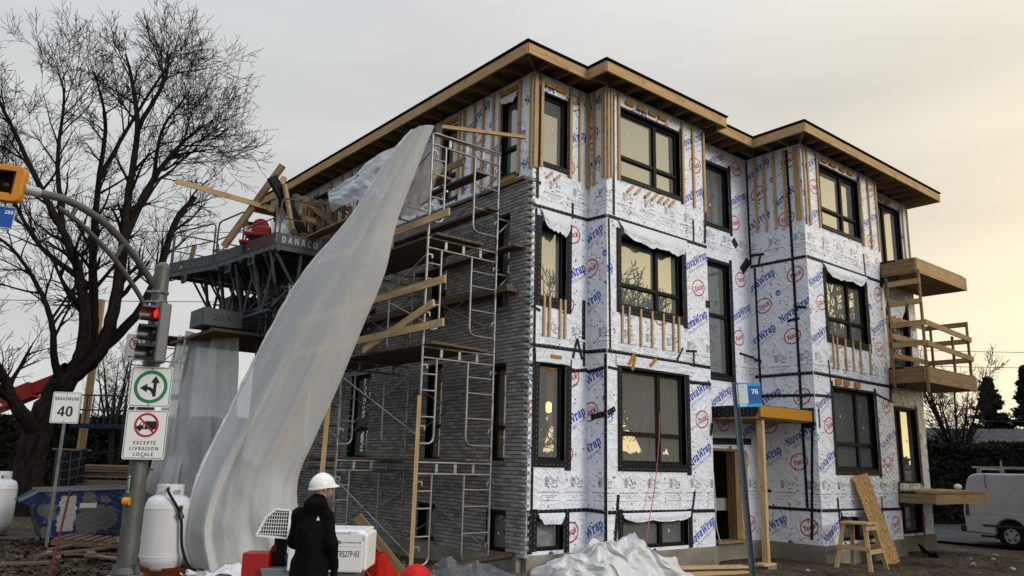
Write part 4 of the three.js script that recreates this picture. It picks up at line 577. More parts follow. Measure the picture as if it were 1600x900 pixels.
// ---------------------------------------------------------------- traffic signal pole, signs
const paint = (c, o = {}) => std({ color: c, roughness: 0.5, ...o });
M.poleGrey = std({ map: tex(128, 256, (u, v) => { const t = fbm(u, v, 8, 12, 4, 701); return [70 + 34 * t, 72 + 34 * t, 68 + 34 * t]; }), roughness: 0.55, metalness: 0.4 });
{
  const t = thing('signal_pole', 'grey steel traffic signal pole with curved double mast arm', 'signal pole', [-5.655, -0.09, -1.775]);
  part('shaft', new THREE.CylinderGeometry(0.105, 0.135, 4.3, 24).translate(0, 2.35, 0), M.poleGrey, t); part('cap', new THREE.SphereGeometry(0.11, 20, 8, 0, 6.3, 0, 1.57).translate(0, 4.5, 0), M.poleGrey, t);
  part('base_box', new RoundedBoxGeometry(0.36, 0.24, 0.36, 2, 0.02).rotateY(TURN).translate(0, 0.06, 0), std({ color: 0x6b6c69, roughness: 0.8 }), t); part('base_flange', merge([new THREE.CylinderGeometry(0.15, 0.2, 0.08, 20).translate(0, 0.23, 0), ...[0, 1, 2, 3].map((k) => box(0.02, 0.12, 0.1, 0, 0.25, 0.16).rotateY(k * Math.PI / 2 + 0.4))]), M.poleGrey, t);
  const a = [[-5.71, 4.12, -1.82], [-6.13, 4.48, -1.52], [-6.63, 4.77, -1.16], [-7.15, 4.88, -0.8], [-7.6, 4.83, -0.5]].map(([x, y, z]) => [x + 5.655, y + 0.09, z + 1.775]), b = [[-5.77, 3.75, -1.84], [-6.0, 4.02, -1.7], [-6.39, 4.36, -1.45], [-6.93, 4.65, -1.02], [-7.3, 4.76, -0.72]].map(([x, y, z]) => [x + 5.655, y + 0.09, z + 1.775]);
  part('mast_arm', pipe(a, 0.05, 40, 12), M.poleGrey, t); part('lower_arm', pipe(b, 0.034, 40, 10), M.poleGrey, t);
  part('arm_tip', rod([-7.56 + 5.655, 4.93, -0.53 + 1.775], [-7.74 + 5.655, 4.9, -0.4 + 1.775], 0.06, 14), std({ color: 0xa9acab, roughness: 0.4, metalness: 0.6 }), t);
  part('arm_strut', rod([-6.4 + 5.655, 4.45, -1.44 + 1.775], [-6.33 + 5.655, 4.68, -1.36 + 1.775], 0.03, 8), M.poleGrey, t); part('arm_strut', rod([-7.1 + 5.655, 4.79, -0.88 + 1.775], [-7.06 + 5.655, 4.94, -0.86 + 1.775], 0.03, 8), M.poleGrey, t);
  for (const y of [4.05, 3.9, 3.35]) part('clamp', merge([new THREE.CylinderGeometry(0.125, 0.125, 0.035, 20).translate(0, y + 0.09, 0), box(0.3, 0.03, 0.03, 0, y + 0.09, 0.1).rotateY(TURN)]), M.steel, t);
  part('push_button', merge([new THREE.CylinderGeometry(0.055, 0.055, 0.09, 18).rotateZ(Math.PI / 2)]).rotateY(TURN).translate(-0.125, 1.15, 0.1), std({ color: 0xc8851c, roughness: 0.5 }), t);
  const gm = canvasTex(64, 128, (g, w, h) => { g.fillStyle = '#e0e4e0'; g.fillRect(0, 0, w, h); g.fillStyle = '#0d6b43'; g.fillRect(6, 6, w - 12, h - 12); g.fillStyle = '#d0dcd4'; g.fillRect(26, 24, 12, 60); });
  part('crossing_plate', new THREE.BoxGeometry(0.11, 0.22, 0.01).rotateY(TURN - 0.9).translate(-0.12, 1.38, 0.06), std({ map: gm, roughness: 0.5 }), t);
}
function roundRect(g, x, y, w, h, r) { g.beginPath(); g.moveTo(x + r, y); g.arcTo(x + w, y, x + w, y + h, r); g.arcTo(x + w, y + h, x, y + h, r); g.arcTo(x, y + h, x, y, r); g.arcTo(x, y, x + w, y, r); g.closePath(); }
function signPlate(name, label, w, h, pos, turn, draw, roll = 0) {
  const t = thing(name, label, 'sign', pos, turn); t.rotation.order = 'YXZ'; t.rotation.z = roll;
  const r = 0.035, s = new THREE.Shape(); s.moveTo(-w / 2 + r, -h / 2); s.lineTo(w / 2 - r, -h / 2); s.quadraticCurveTo(w / 2, -h / 2, w / 2, -h / 2 + r); s.lineTo(w / 2, h / 2 - r); s.quadraticCurveTo(w / 2, h / 2, w / 2 - r, h / 2); s.lineTo(-w / 2 + r, h / 2); s.quadraticCurveTo(-w / 2, h / 2, -w / 2, h / 2 - r); s.lineTo(-w / 2, -h / 2 + r); s.quadraticCurveTo(-w / 2, -h / 2, -w / 2 + r, -h / 2);
  part('plate', new THREE.ExtrudeGeometry(s, { depth: 0.004, bevelEnabled: false }).translate(0, 0, -0.006), std({ color: 0x8e918f, roughness: 0.5, metalness: 0.5 }), t);
  const f = new THREE.ShapeGeometry(s, 8); scaleUV(f, 1 / w, 1 / h, 0.5, 0.5); const px = 512; part('face', f, std({ map: canvasTex(px, Math.round(px * h / w), draw), roughness: 0.45 }), t);
  for (const y of [-h * 0.44, h * 0.44]) part('bolt', new THREE.CylinderGeometry(0.011, 0.011, 0.008, 10).rotateX(Math.PI / 2).translate(0, y, 0.004), M.steel, t);
  return t;
}
const frameSign = (g, w, h) => { g.fillStyle = '#dfe0dc'; g.fillRect(0, 0, w, h); g.strokeStyle = '#151515'; g.lineWidth = w * 0.014; roundRect(g, w * 0.03, w * 0.03, w * 0.94, h - w * 0.06, w * 0.06); g.stroke(); };
signPlate('turn_sign', 'white square sign with green ring, arrows straight ahead and left', 0.58, 0.57, [-5.685, 2.64, -1.545], TURN + 0.06, (g, w, h) => {
  frameSign(g, w, h); g.strokeStyle = '#0c7a4b'; g.lineWidth = w * 0.085; g.beginPath(); g.arc(w / 2, h / 2, w * 0.36, 0, 7); g.stroke(); g.fillStyle = g.strokeStyle = '#111'; g.lineWidth = w * 0.08;
  g.beginPath(); g.moveTo(w * 0.6, h * 0.74); g.lineTo(w * 0.6, h * 0.36); g.stroke(); g.beginPath(); g.moveTo(w * 0.49, h * 0.4); g.lineTo(w * 0.6, h * 0.22); g.lineTo(w * 0.71, h * 0.4); g.fill(); g.beginPath(); g.moveTo(w * 0.58, h * 0.68); g.quadraticCurveTo(w * 0.56, h * 0.53, w * 0.38, h * 0.53); g.stroke(); g.beginPath(); g.moveTo(w * 0.42, h * 0.42); g.lineTo(w * 0.24, h * 0.53); g.lineTo(w * 0.42, h * 0.64); g.fill();
});
signPlate('truck_sign', 'white sign with barred truck reading excepté livraison locale', 0.58, 0.68, [-5.68, 1.97, -1.54], TURN + 0.06, (g, w, h) => {
  frameSign(g, w, h); g.fillStyle = '#111'; g.fillRect(w * 0.46, h * 0.22, w * 0.28, h * 0.155); g.beginPath(); g.moveTo(w * 0.44, h * 0.37); g.lineTo(w * 0.44, h * 0.25); g.lineTo(w * 0.36, h * 0.25); g.lineTo(w * 0.33, h * 0.31); g.lineTo(w * 0.27, h * 0.325); g.lineTo(w * 0.26, h * 0.39); g.lineTo(w * 0.74, h * 0.39); g.lineTo(w * 0.74, h * 0.37); g.fill(); for (const x of [0.35, 0.63]) { g.beginPath(); g.arc(w * x, h * 0.395, w * 0.042, 0, 7); g.fill(); } g.fillStyle = '#dfe0dc'; g.fillRect(w * 0.37, h * 0.26, w * 0.05, h * 0.045);
  g.strokeStyle = '#a81b26'; g.lineWidth = w * 0.055; g.beginPath(); g.arc(w / 2, h * 0.305, w * 0.265, 0, 7); g.stroke(); g.lineWidth = w * 0.045; g.beginPath(); g.moveTo(w * 0.32, h * 0.15); g.lineTo(w * 0.68, h * 0.46); g.stroke();
  g.fillStyle = '#111'; g.textAlign = 'center'; g.font = 'bold ' + w * 0.115 + 'px sans-serif'; ['EXCEPTÉ', 'LIVRAISON', 'LOCALE'].forEach((s, i) => g.fillText(s.split('').join(String.fromCharCode(8202)), w / 2, h * (0.7 + 0.115 * i)));
}, 0.01);
signPlate('parking_sign', 'small white sign with barred letter P and left arrow', 0.28, 0.39, [-5.83, 3.24, -2.05], TURN + 0.06, (g, w, h) => { frameSign(g, w, h); g.fillStyle = '#111'; g.font = 'bold ' + w * 0.46 + 'px sans-serif'; g.textAlign = 'center'; g.fillText('P', w * 0.5, h * 0.46); g.strokeStyle = '#a81b26'; g.lineWidth = w * 0.06; g.beginPath(); g.arc(w / 2, h * 0.345, w * 0.31, 0, 7); g.stroke(); g.beginPath(); g.moveTo(w * 0.28, h * 0.2); g.lineTo(w * 0.72, h * 0.5); g.stroke(); g.strokeStyle = '#111'; g.lineWidth = w * 0.045; g.beginPath(); g.moveTo(w * 0.2, h * 0.86); g.lineTo(w * 0.85, h * 0.86); g.stroke(); g.beginPath(); g.moveTo(w * 0.28, h * 0.82); g.lineTo(w * 0.12, h * 0.86); g.lineTo(w * 0.28, h * 0.9); g.fill(); });
{
  const s = signPlate('speed_sign', 'white speed limit sign reading maximum 40 on a thin steel post', 0.54, 0.6, [-5.7, 2.55, -7.0], TURN + 0.06, (g, w, h) => { frameSign(g, w, h); g.fillStyle = '#111'; g.textAlign = 'center'; g.font = 'bold ' + w * 0.165 + 'px sans-serif'; g.fillText('MAXIMUM', w / 2, h * 0.27); g.font = 'bold ' + w * 0.5 + 'px sans-serif'; g.fillText('40', w / 2, h * 0.78); });
  part('post', merge([box(0.06, 3.1, 0.012, 0, -1.25, -0.03), box(0.012, 3.1, 0.035, 0, -1.25, -0.02)]), M.galv, s);
}
// signal heads
function signalHead(name, label, pos, turn, body, lit) {
  const t = thing(name, label, 'traffic light', pos, turn);
  part('housing', new RoundedBoxGeometry(0.26, 0.86, 0.16, 3, 0.03).translate(0, 0, -0.06), body, t);
  for (let k = 0; k < 3; k++) { const y = 0.28 - k * 0.28; part('visor', new THREE.CylinderGeometry(0.115, 0.115, 0.22, 20, 1, true, Math.PI * 0.72, Math.PI * 1.56).rotateX(Math.PI / 2).rotateZ(0).translate(0, y, 0.13), std({ color: 0x4c4e4e, roughness: 0.4, metalness: 0.6, side: THREE.DoubleSide }), t); part('lens', new THREE.SphereGeometry(0.1, 18, 8, 0, 6.3, 0, 0.9).rotateX(Math.PI / 2).translate(0, y, -0.03), k === 0 && lit ? std({ color: 0xd0201a, emissive: 0xff2014, emissiveIntensity: 0.9, roughness: 0.3 }) : std({ color: [0x3a0d0b, 0x2c2410, 0x0c2a20][k], roughness: 0.2 }), t); }
  return t;
}
signalHead('traffic_light', 'grey three lens traffic light on the pole, red lit', [-5.72, 3.4, -1.45], TURN - 0.95, std({ color: 0x55575a, roughness: 0.5, metalness: 0.3 }), true);
{ const L = new THREE.PointLight(0xff2a18, 0.04, 0, 2); L.position.set(-5.72 - 0.18, 3.68, -1.4); L.castShadow = true; L.shadow.radius = 4; scene.add(L); }
{
  const t = thing('arm_signal', 'yellow backed traffic light hanging at the mast arm end', 'traffic light', [-7.87, 4.86, -0.47], TURN + 0.12); t.rotation.z = -0.07;
  const yel = std({ color: 0xc47a10, roughness: 0.45 }); const s = new THREE.Shape(); s.moveTo(-0.75, -0.22); s.lineTo(0.08, -0.22); s.quadraticCurveTo(0.16, -0.22, 0.16, -0.1); s.lineTo(0.16, 0.13); s.quadraticCurveTo(0.16, 0.2, 0.08, 0.21); s.lineTo(-0.75, 0.21); s.closePath();
  for (const [cx, hw] of [[-0.08, 0.15], [-0.44, 0.15]]) { const h = new THREE.Path(); h.moveTo(cx - hw, -0.14); h.lineTo(cx - hw, 0.15); h.lineTo(cx + hw, 0.15); h.lineTo(cx + hw, -0.14); s.holes.push(h); }
  part('backing', new THREE.ExtrudeGeometry(s, { depth: 0.09, bevelEnabled: true, bevelSize: 0.012, bevelThickness: 0.012, bevelSegments: 2 }).translate(0, 0, -0.05), yel, t);
  for (const [cx, c] of [[-0.08, 0x2a0a0c], [-0.44, 0x2a2410]]) { part('hood', merge([box(0.3, 0.02, 0.16, cx, 0.14, -0.02), box(0.02, 0.28, 0.16, cx - 0.14, 0, -0.02), box(0.02, 0.28, 0.16, cx + 0.14, 0, -0.02), box(0.3, 0.29, 0.02, cx, 0.005, -0.09)]), M.black, t); part('lens', new THREE.SphereGeometry(0.09, 18, 8, 0, 6.3, 0, 0.9).rotateX(Math.PI / 2).translate(cx, -0.01, -0.13), std({ color: c, roughness: 0.3 }), t); }
  const sg = signPlate('street_sign', 'blue number plate reading 288 below the yellow traffic light', 0.62, 0.27, [-8.1, 4.46, -0.7], TURN + 0.12, (g, w, h) => { g.fillStyle = '#d7dcdc'; g.fillRect(0, 0, w, h); g.fillStyle = '#0f4da0'; g.fillRect(w * 0.012, w * 0.012, w * 0.976, h - w * 0.024); g.fillStyle = '#e4e8ea'; g.font = 'bold ' + w * 0.1 + 'px sans-serif'; g.textAlign = 'right'; g.fillText('288', w * 0.965, h * 0.33); g.fillRect(w * 0.2, h * 0.62, w * 0.55, h * 0.1); }, -0.07);
  sg.position.set(-8.03, 4.46, -0.62);
}
// bus stop post with number plate
{
  const t = thing('bus_stop', 'tilted grey steel bus stop post with blue plate 76', 'bus stop', [0.6, -0.12, 4.05], TURN); t.rotation.order = 'YXZ'; t.rotation.z = 0.058;
  const perf = tex(64, 256, (u, v) => { const d = Math.hypot((u - 0.5) * 1.4, ((v * 20) % 1) - 0.5); return d < 0.2 ? [30, 34, 35] : [92 + 20 * fbm(u, v, 6, 20, 3, 711), 104 + 20 * fbm(u, v, 6, 20, 3, 711), 106]; });
  part('post', merge([box(0.07, 3.0, 0.008, 0, 1.5, 0), box(0.008, 3.0, 0.035, -0.035, 1.5, 0.018), box(0.008, 3.0, 0.035, 0.035, 1.5, 0.018)]), std({ color: 0x56646a, roughness: 0.6, metalness: 0.4 }), t);
  const face = canvasTex(512, 460, (g, w, h) => { g.fillStyle = '#c9d4d8'; g.fillRect(0, 0, w, h); g.fillStyle = '#1473a8'; g.fillRect(0, 0, w, h * 0.05); g.fillStyle = '#2a9ccc'; g.fillRect(0, h * 0.86, w, h * 0.14); g.fillStyle = '#1158a0'; g.fillRect(w * 0.45, 0, w * 0.55, h * 0.87); g.fillStyle = '#2a9ccc'; g.fillRect(w * 0.45, 0, w * 0.55, h * 0.13); g.fillStyle = '#f0f3f4'; g.font = 'bold 130px sans-serif'; g.textAlign = 'center'; g.fillText('76', w * 0.74, h * 0.47); g.fillStyle = '#4a5a62'; g.fillRect(w * 0.45, h * 0.6, w * 0.55, 4); g.font = 'bold 44px sans-serif'; g.fillText('STL', w * 0.25, h * 0.2); g.fillRect(w * 0.06, h * 0.3, w * 0.36, 3); g.fillRect(w * 0.06, h * 0.55, w * 0.36, 3); g.fillStyle = '#e8eef0'; g.fillRect(w * 0.06, h * 0.9, w * 0.3, h * 0.05); });
  part('number_plate', new THREE.BoxGeometry(0.34, 0.33, 0.012).translate(0.185, 2.82, 0.024), std({ map: face, roughness: 0.45 }), t); part('bracket', box(0.05, 0.3, 0.03, 0.04, 2.83, 0.012), M.galv, t);
}
// ---------------------------------------------------------------- trees
function TubeBuf() { return { p: [], n: [], uv: [], ix: [] }; }
function addTube(B, pts, rad, n) {
  const base = B.p.length / 3, t = V(0, 0, 0); let u = V(0, 0, 0), w = V(0, 0, 0);
  for (let i = 0; i < pts.length; i++) {
    t.subVectors(pts[Math.min(i + 1, pts.length - 1)], pts[Math.max(i - 1, 0)]).normalize();
    if (!i) u.crossVectors(t, Math.abs(t.y) < 0.9 ? V(0, 1, 0) : V(1, 0, 0)).normalize(); else u.addScaledVector(t, -u.dot(t)).normalize(); w.crossVectors(t, u);
    for (let k = 0; k < n; k++) { const a = k / n * Math.PI * 2, c = Math.cos(a), s = Math.sin(a), x = u.x * c + w.x * s, y = u.y * c + w.y * s, z = u.z * c + w.z * s; B.p.push(pts[i].x + x * rad[i], pts[i].y + y * rad[i], pts[i].z + z * rad[i]); B.n.push(x, y, z); B.uv.push(k / n * 2, pts[i].y); }
  }
  for (let i = 0; i < pts.length - 1; i++) for (let k = 0; k < n; k++) { const a = base + i * n + k, b = base + i * n + (k + 1) % n, c = a + n, d = b + n; B.ix.push(a, b, d, a, d, c); }
}
function geoOf(B) { const g = new THREE.BufferGeometry(); g.setAttribute('position', new THREE.Float32BufferAttribute(B.p, 3)); g.setAttribute('normal', new THREE.Float32BufferAttribute(B.n, 3)); g.setAttribute('uv', new THREE.Float32BufferAttribute(B.uv, 2)); g.setIndex(B.ix); return g; }
const rv3 = () => V(rr(-1, 1), rr(-1, 1), rr(-1, 1));
function twig(B, p, d, len, r, lev, max, kids, rmin) {
  const ns = lev >= 3 ? 2 : 4, pts = [p.clone()], rad = [r]; let q = p.clone(), dir = d.clone();
  for (let i = 1; i <= ns; i++) { dir.addScaledVector(rv3(), 0.22).addScaledVector(Y, 0.07).normalize(); q = q.clone().addScaledVector(dir, len / ns); pts.push(q); rad.push(Math.max(rmin, r * (1 - 0.62 * i / ns))); }
  addTube(B, pts, rad, lev <= 1 ? 5 : lev === 2 ? 4 : 3);
  if (lev >= max) return;
  const n = kids[lev];
  for (let k = 0; k < n; k++) {
    const t = k === n - 1 ? 1 : rr(0.22, 1), f = t * ns, i = Math.min(ns - 1, Math.floor(f)), a = pts[i].clone().lerp(pts[i + 1], f - i), tan = pts[i + 1].clone().sub(pts[i]).normalize(), side = rv3().cross(tan).normalize(), an = k === n - 1 ? 0.25 : rr(0.5, 1.0);
    twig(B, a, tan.multiplyScalar(Math.cos(an)).addScaledVector(side, Math.sin(an)), len * rr(0.42, 0.68), Math.max(rmin, (rad[i] + (rad[i + 1] - rad[i]) * (f - i)) * 0.58), lev + 1, max, kids, rmin);
  }
}
M.bark = std({ map: tex(128, 256, (u, v) => { const t = fbm(u, v, 16, 6, 4, 801); return [38 + 36 * (t - 0.5), 34 + 32 * (t - 0.5), 31 + 30 * (t - 0.5)]; }), bumpMap: tex(128, 256, (u, v) => grey(128 + 200 * (Math.abs(fbm(u, v, 14, 4, 4, 803) - 0.5))), { srgb: false }), bumpScale: 0.09, roughness: 0.95 });
M.twig = std({ color: 0x1e1a17, roughness: 0.95 });
function bareTree(name, label, limbs, { spawn = 10, len = 2.2, kids = [0, 6, 5, 3], max = 4, rmin = 0.006, start = 0.3, group } = {}) {
  const t = thing(name, label, 'tree', [limbs[0].pts[0][0], 0, limbs[0].pts[0][2]], 0, group), o = V(...[limbs[0].pts[0][0], 0, limbs[0].pts[0][2]]), T = TubeBuf(), C = TubeBuf();
  limbs.forEach((l, li) => {
    const c = new THREE.CatmullRomCurve3(l.pts.map((p) => V(...p).sub(o))), n = Math.max(8, l.pts.length * 5), pts = c.getPoints(n), rad = pts.map((_, i) => l.r0 + (l.r1 - l.r0) * Math.pow(i / n, 0.8));
    for (let i = 2; i < n; i++) pts[i].addScaledVector(rv3(), rad[i] * 0.12);
    addTube(T, pts, rad, l.r0 > 0.15 ? 12 : 8);
    const k0 = l.spawn ?? spawn;
    for (let k = 0; k < k0; k++) { const f = start + (1 - start) * (k + rnd()) / k0, i = Math.min(n - 1, Math.floor(f * n)), tan = pts[i + 1].clone().sub(pts[i]).normalize(), side = rv3().cross(tan).normalize(), an = k === k0 - 1 ? 0.2 : rr(0.5, 1.05); twig(C, pts[i], tan.multiplyScalar(Math.cos(an)).addScaledVector(side, Math.sin(an)).addScaledVector(Y, 0.15).normalize(), len * rr(0.55, 1.15) * (1.15 - 0.45 * f), Math.max(rmin, Math.min(0.09, rad[i] * 0.5)), 1, max, kids, rmin); }
  });
  part('trunk', geoOf(T), M.bark, t); part('crown', geoOf(C), M.twig, t);
  return t;
}
{
  const D = {
    T: [[-4.53, -0.3, -16.54], [-4.62, 1.08, -16.49], [-4.59, 2.44, -16.21], [-4.26, 3.56, -15.81], [-4.1, 4.0, -15.6]], L1: [[-4.26, 3.56, -15.81], [-3.97, 4.39, -15.3], [-4.03, 5.49, -15.1], [-4.31, 6.69, -15.07], [-4.92, 8.05, -15.19], [-5.65, 9.31, -15.4], [-6.54, 10.88, -15.48], [-7.36, 12.23, -15.51]],
    L2: [[-4.15, 3.84, -15.71], [-3.7, 4.82, -15.6], [-3.72, 6.22, -15.88], [-3.86, 7.89, -16.25], [-3.91, 10.27, -16.56], [-3.96, 12.26, -16.6], [-4.42, 14.0, -16.98]], L3: [[-4.21, 3.69, -15.76], [-3.56, 4.59, -14.96], [-3.41, 5.9, -14.58], [-3.43, 7.99, -14.34], [-3.5, 9.15, -14.27], [-3.55, 11.33, -14.05], [-3.93, 12.85, -13.98], [-4.14, 13.6, -14.14]],
    L4: [[-3.43, 7.99, -14.34], [-2.89, 9.89, -14.15], [-2.3, 11.1, -13.84], [-1.8, 11.8, -13.5]], L5: [[-3.56, 4.59, -14.96], [-2.73, 5.81, -14.67], [-2.25, 7.28, -14.66], [-1.95, 8.89, -14.68], [-1.5, 9.75, -14.56]], L6: [[-4.26, 3.56, -15.81], [-4.64, 4.31, -15.21], [-4.93, 5.34, -14.8], [-5.47, 6.35, -14.73], [-6.15, 7.1, -14.51], [-6.97, 7.66, -14.54]],
    L7: [[-4.59, 2.26, -16.21], [-5.23, 2.84, -15.7], [-5.76, 3.69, -15.49], [-6.65, 5.2, -15.57]], L8: [[-3.91, 10.27, -16.56], [-3.28, 12.2, -16.69], [-2.47, 14.4, -16.66], [-2.2, 15, -16.31]], L9: [[-3.55, 11.33, -14.05], [-3.12, 12.88, -13.3], [-3.16, 13.7, -13.33]], L10: [[-2.5, 10.7, -14], [-1.9, 10.9, -13.6], [-1.5, 11.0, -13.3]],
    L11: [[-4.92, 8.05, -15.19], [-5.17, 10.51, -16.3], [-5.26, 12.64, -16.38], [-5.44, 13.8, -17.17]], L12: [[-2.89, 9.89, -14.15], [-2.63, 11.87, -14.85], [-1.93, 13.4, -14.92]], L13: [[-4.31, 6.69, -15.07], [-5.16, 8.1, -17.58], [-6.06, 9.77, -18.33], [-6.68, 11.49, -18.84]],
  };
  const L = (k, r0, r1, spawn) => ({ pts: D[k], r0, r1, spawn });
  bareTree('maple_tree', 'large bare tree with dark spreading limbs behind the signal pole', [L('T', 0.442, 0.34, 0), L('L1', 0.24, 0.034, 19), L('L2', 0.224, 0.0255, 19), L('L3', 0.256, 0.0255, 19), L('L4', 0.136, 0.0255, 16), L('L5', 0.16, 0.0765, 8), L('L6', 0.136, 0.0255, 14), L('L7', 0.272, 0.068, 8), L('L8', 0.088, 0.017, 13), L('L9', 0.08, 0.017, 11), L('L10', 0.056, 0.017, 9), L('L11', 0.096, 0.017, 14), L('L12', 0.072, 0.017, 11), L('L13', 0.104, 0.017, 14)], { len: 1.75, kids: [0, 5, 4, 3], max: 4, rmin: 0.0066 });
}
// a bare tree with limbs drawn by chance: h height, s spread
function chanceTree(name, label, x, z, h, s, n, opt = {}) {
  const limbs = [{ pts: [[x, -0.4, z], [x + rr(-0.1, 0.1), h * 0.15, z], [x, h * 0.3, z + rr(-0.2, 0.2)]], r0: h * 0.026, r1: h * 0.018, spawn: 0 }];
  for (let k = 0; k < n; k++) { const a = k / n * 6.28 + rr(-0.3, 0.3), e = rr(0.35, 1) * s, top = h * rr(0.75, 1), y0 = h * rr(0.16, 0.3); limbs.push({ pts: [[x, y0, z], [x + Math.cos(a) * e * 0.3, y0 + (top - y0) * 0.35, z + Math.sin(a) * e * 0.3], [x + Math.cos(a) * e * 0.7, y0 + (top - y0) * 0.7, z + Math.sin(a) * e * 0.7], [x + Math.cos(a) * e, top, z + Math.sin(a) * e]], r0: h * 0.014, r1: 0.015 }); }
  return bareTree(name, label, limbs, { spawn: 9, len: h * 0.17, kids: [0, 5, 4, 3], max: 3, rmin: 0.008, start: 0.15, ...opt });
}
chanceTree('bare_tree', 'small bare tree far behind the blue lift basket', 2.6, -38.3, 8, 2.6, 8); chanceTree('bare_tree', 'bare tree standing behind the hedge and grey roof, beyond the balconies', 36, -7, 7.6, 2.8, 10, { rmin: 0.011 });
[[12, 10.5, 7.6, 'bare tree across the yard, closest to the entrance'], [16, 11.5, 8.6, 'bare tree at the lot edge behind the canopy post side'], [14, 15.5, 8.2, 'bare tree by the street, second row from the entrance'], [20, 12.5, 8.8, 'bare tree opposite the balconies at the lot'], [18, 17, 9.4, 'tall bare tree at the corner of lot and street'], [24.5, 10, 9.0, 'bare tree opposite the van on the lot edge'], [23, 16, 10, 'tallest bare tree across the lot'], [30, 12, 9.5, 'bare tree at the far end of the lot']].forEach(([x, z, h, label]) => chanceTree('bare_tree', label, x, z, h, h * 0.46, 15, { group: 'street trees across the lot', kids: [0, 6, 5, 3], rmin: 0.019, len: h * 0.2 }));
// evergreens and hedges made of small leaf faces
function leafCloud(n, spot, s0, s1) { const p = [], ix = []; for (let i = 0; i < n; i++) { const c = spot(i), s = rr(s0, s1), a = rv3().normalize(), b = rv3().cross(a).normalize(), k = p.length / 3; for (const [u, v] of [[-1, -0.6], [1, -0.6], [0.2, 1]]) p.push(c[0] + (a.x * u + b.x * v) * s, c[1] + (a.y * u + b.y * v) * s, c[2] + (a.z * u + b.z * v) * s); ix.push(k, k + 1, k + 2); } const g = new THREE.BufferGeometry(); g.setAttribute('position', new THREE.Float32BufferAttribute(p, 3)); g.setIndex(ix); const m = g.toNonIndexed(); m.computeVertexNormals(); return m; }
M.hedge = std({ color: 0x252b1f, roughness: 0.95, side: THREE.DoubleSide }); M.conifer = std({ color: 0x20281f, roughness: 0.95, side: THREE.DoubleSide });
function hedge(label, a, b, h, th, n) {
  const t = thing('hedge', label, 'hedge', [a[0], 0, a[1]]), L = Math.hypot(b[0] - a[0], b[1] - a[1]), dx = (b[0] - a[0]) / L, dz = (b[1] - a[1]) / L, sd = Math.round(a[0] * 7);
  const top = (s) => h * (0.9 + 0.16 * fbm(s / L, 0.5, 14, 3, 3, sd));
  part('foliage', leafCloud(n, () => { const s = rnd() * L, e = rnd(), y = top(s) * Math.pow(rnd(), 0.8), w = (e < 0.75 ? (rnd() < 0.5 ? -1 : 1) * rr(0.75, 1.05) : rr(-1, 1)) * th / 2 * (1 - 0.25 * y / h); return [dx * s - dz * w, (e >= 0.75 ? top(s) * rr(0.94, 1.04) : y) - 0.3, dz * s + dx * w]; }, 0.08, 0.2), M.hedge, t);
  part('core', sheet(40, 8, (u, v) => { const s = u * L, a2 = v * Math.PI, w = Math.cos(a2) * th * 0.42; return [dx * s - dz * w, Math.pow(Math.sin(a2), 0.35) * top(s) * 0.93 - 0.35, dz * s + dx * w]; }), M.hedge, t);
  return t;
}
hedge('tall dark clipped hedge behind the white van', [21.5, -7.5], [38, 1.5], 3.25, 1.4, 26000); hedge('dark hedge behind the blue dump hopper', [-4.5, -29], [8, -18.5], 3.4, 1.6, 22000); hedge('dark unseen hedge added across the lot to darken the low reflections in the front windows', [30, 9], [12, 36], 2.6, 1.8, 16000); hedge('dark hedge at the back of the site behind the big tree trunk', [-14, -30], [-4.6, -29.2], 2.4, 1.6, 12000);  // hedge across the lot is added out of view to darken low pane reflections
function conifer(label, x, z, h, r) {
  const t = thing('conifer', label, 'tree', [x, 0, z], 0, 'dark conifers behind the house'); part('trunk', new THREE.CylinderGeometry(0.05, 0.22, h * 0.95, 8).translate(0, h * 0.475, 0), M.bark, t);
  const br = []; for (let k = 0; k < 260; k++) { const y = h * (0.08 + 0.9 * Math.pow(rnd(), 0.85)), rad = r * (1 - Math.pow(y / h, 1.25)) * rr(0.6, 1.15) + 0.06, a = rnd() * 6.28; br.push([y, rad, a]); }
  part('crown', leafCloud(17000, () => { const [y, rad, a] = br[Math.floor(rnd() * br.length)], f = Math.pow(rnd(), 0.7), d = f * rad; return [Math.cos(a) * d + rr(-0.12, 0.12) * (1 + rad), y + f * rad * 0.22 + rr(-0.14, 0.1), Math.sin(a) * d + rr(-0.12, 0.12) * (1 + rad)]; }, 0.07, 0.17), M.conifer, t);
}
conifer('dark pointed evergreen rising behind the grey roofed house, with the broader crown', 57.2, -12.6, 9.0, 2.7); conifer('dark pointed evergreen at the right end of the grey roof, taller of the two', 57.0, -10.0, 9.7, 2.2);
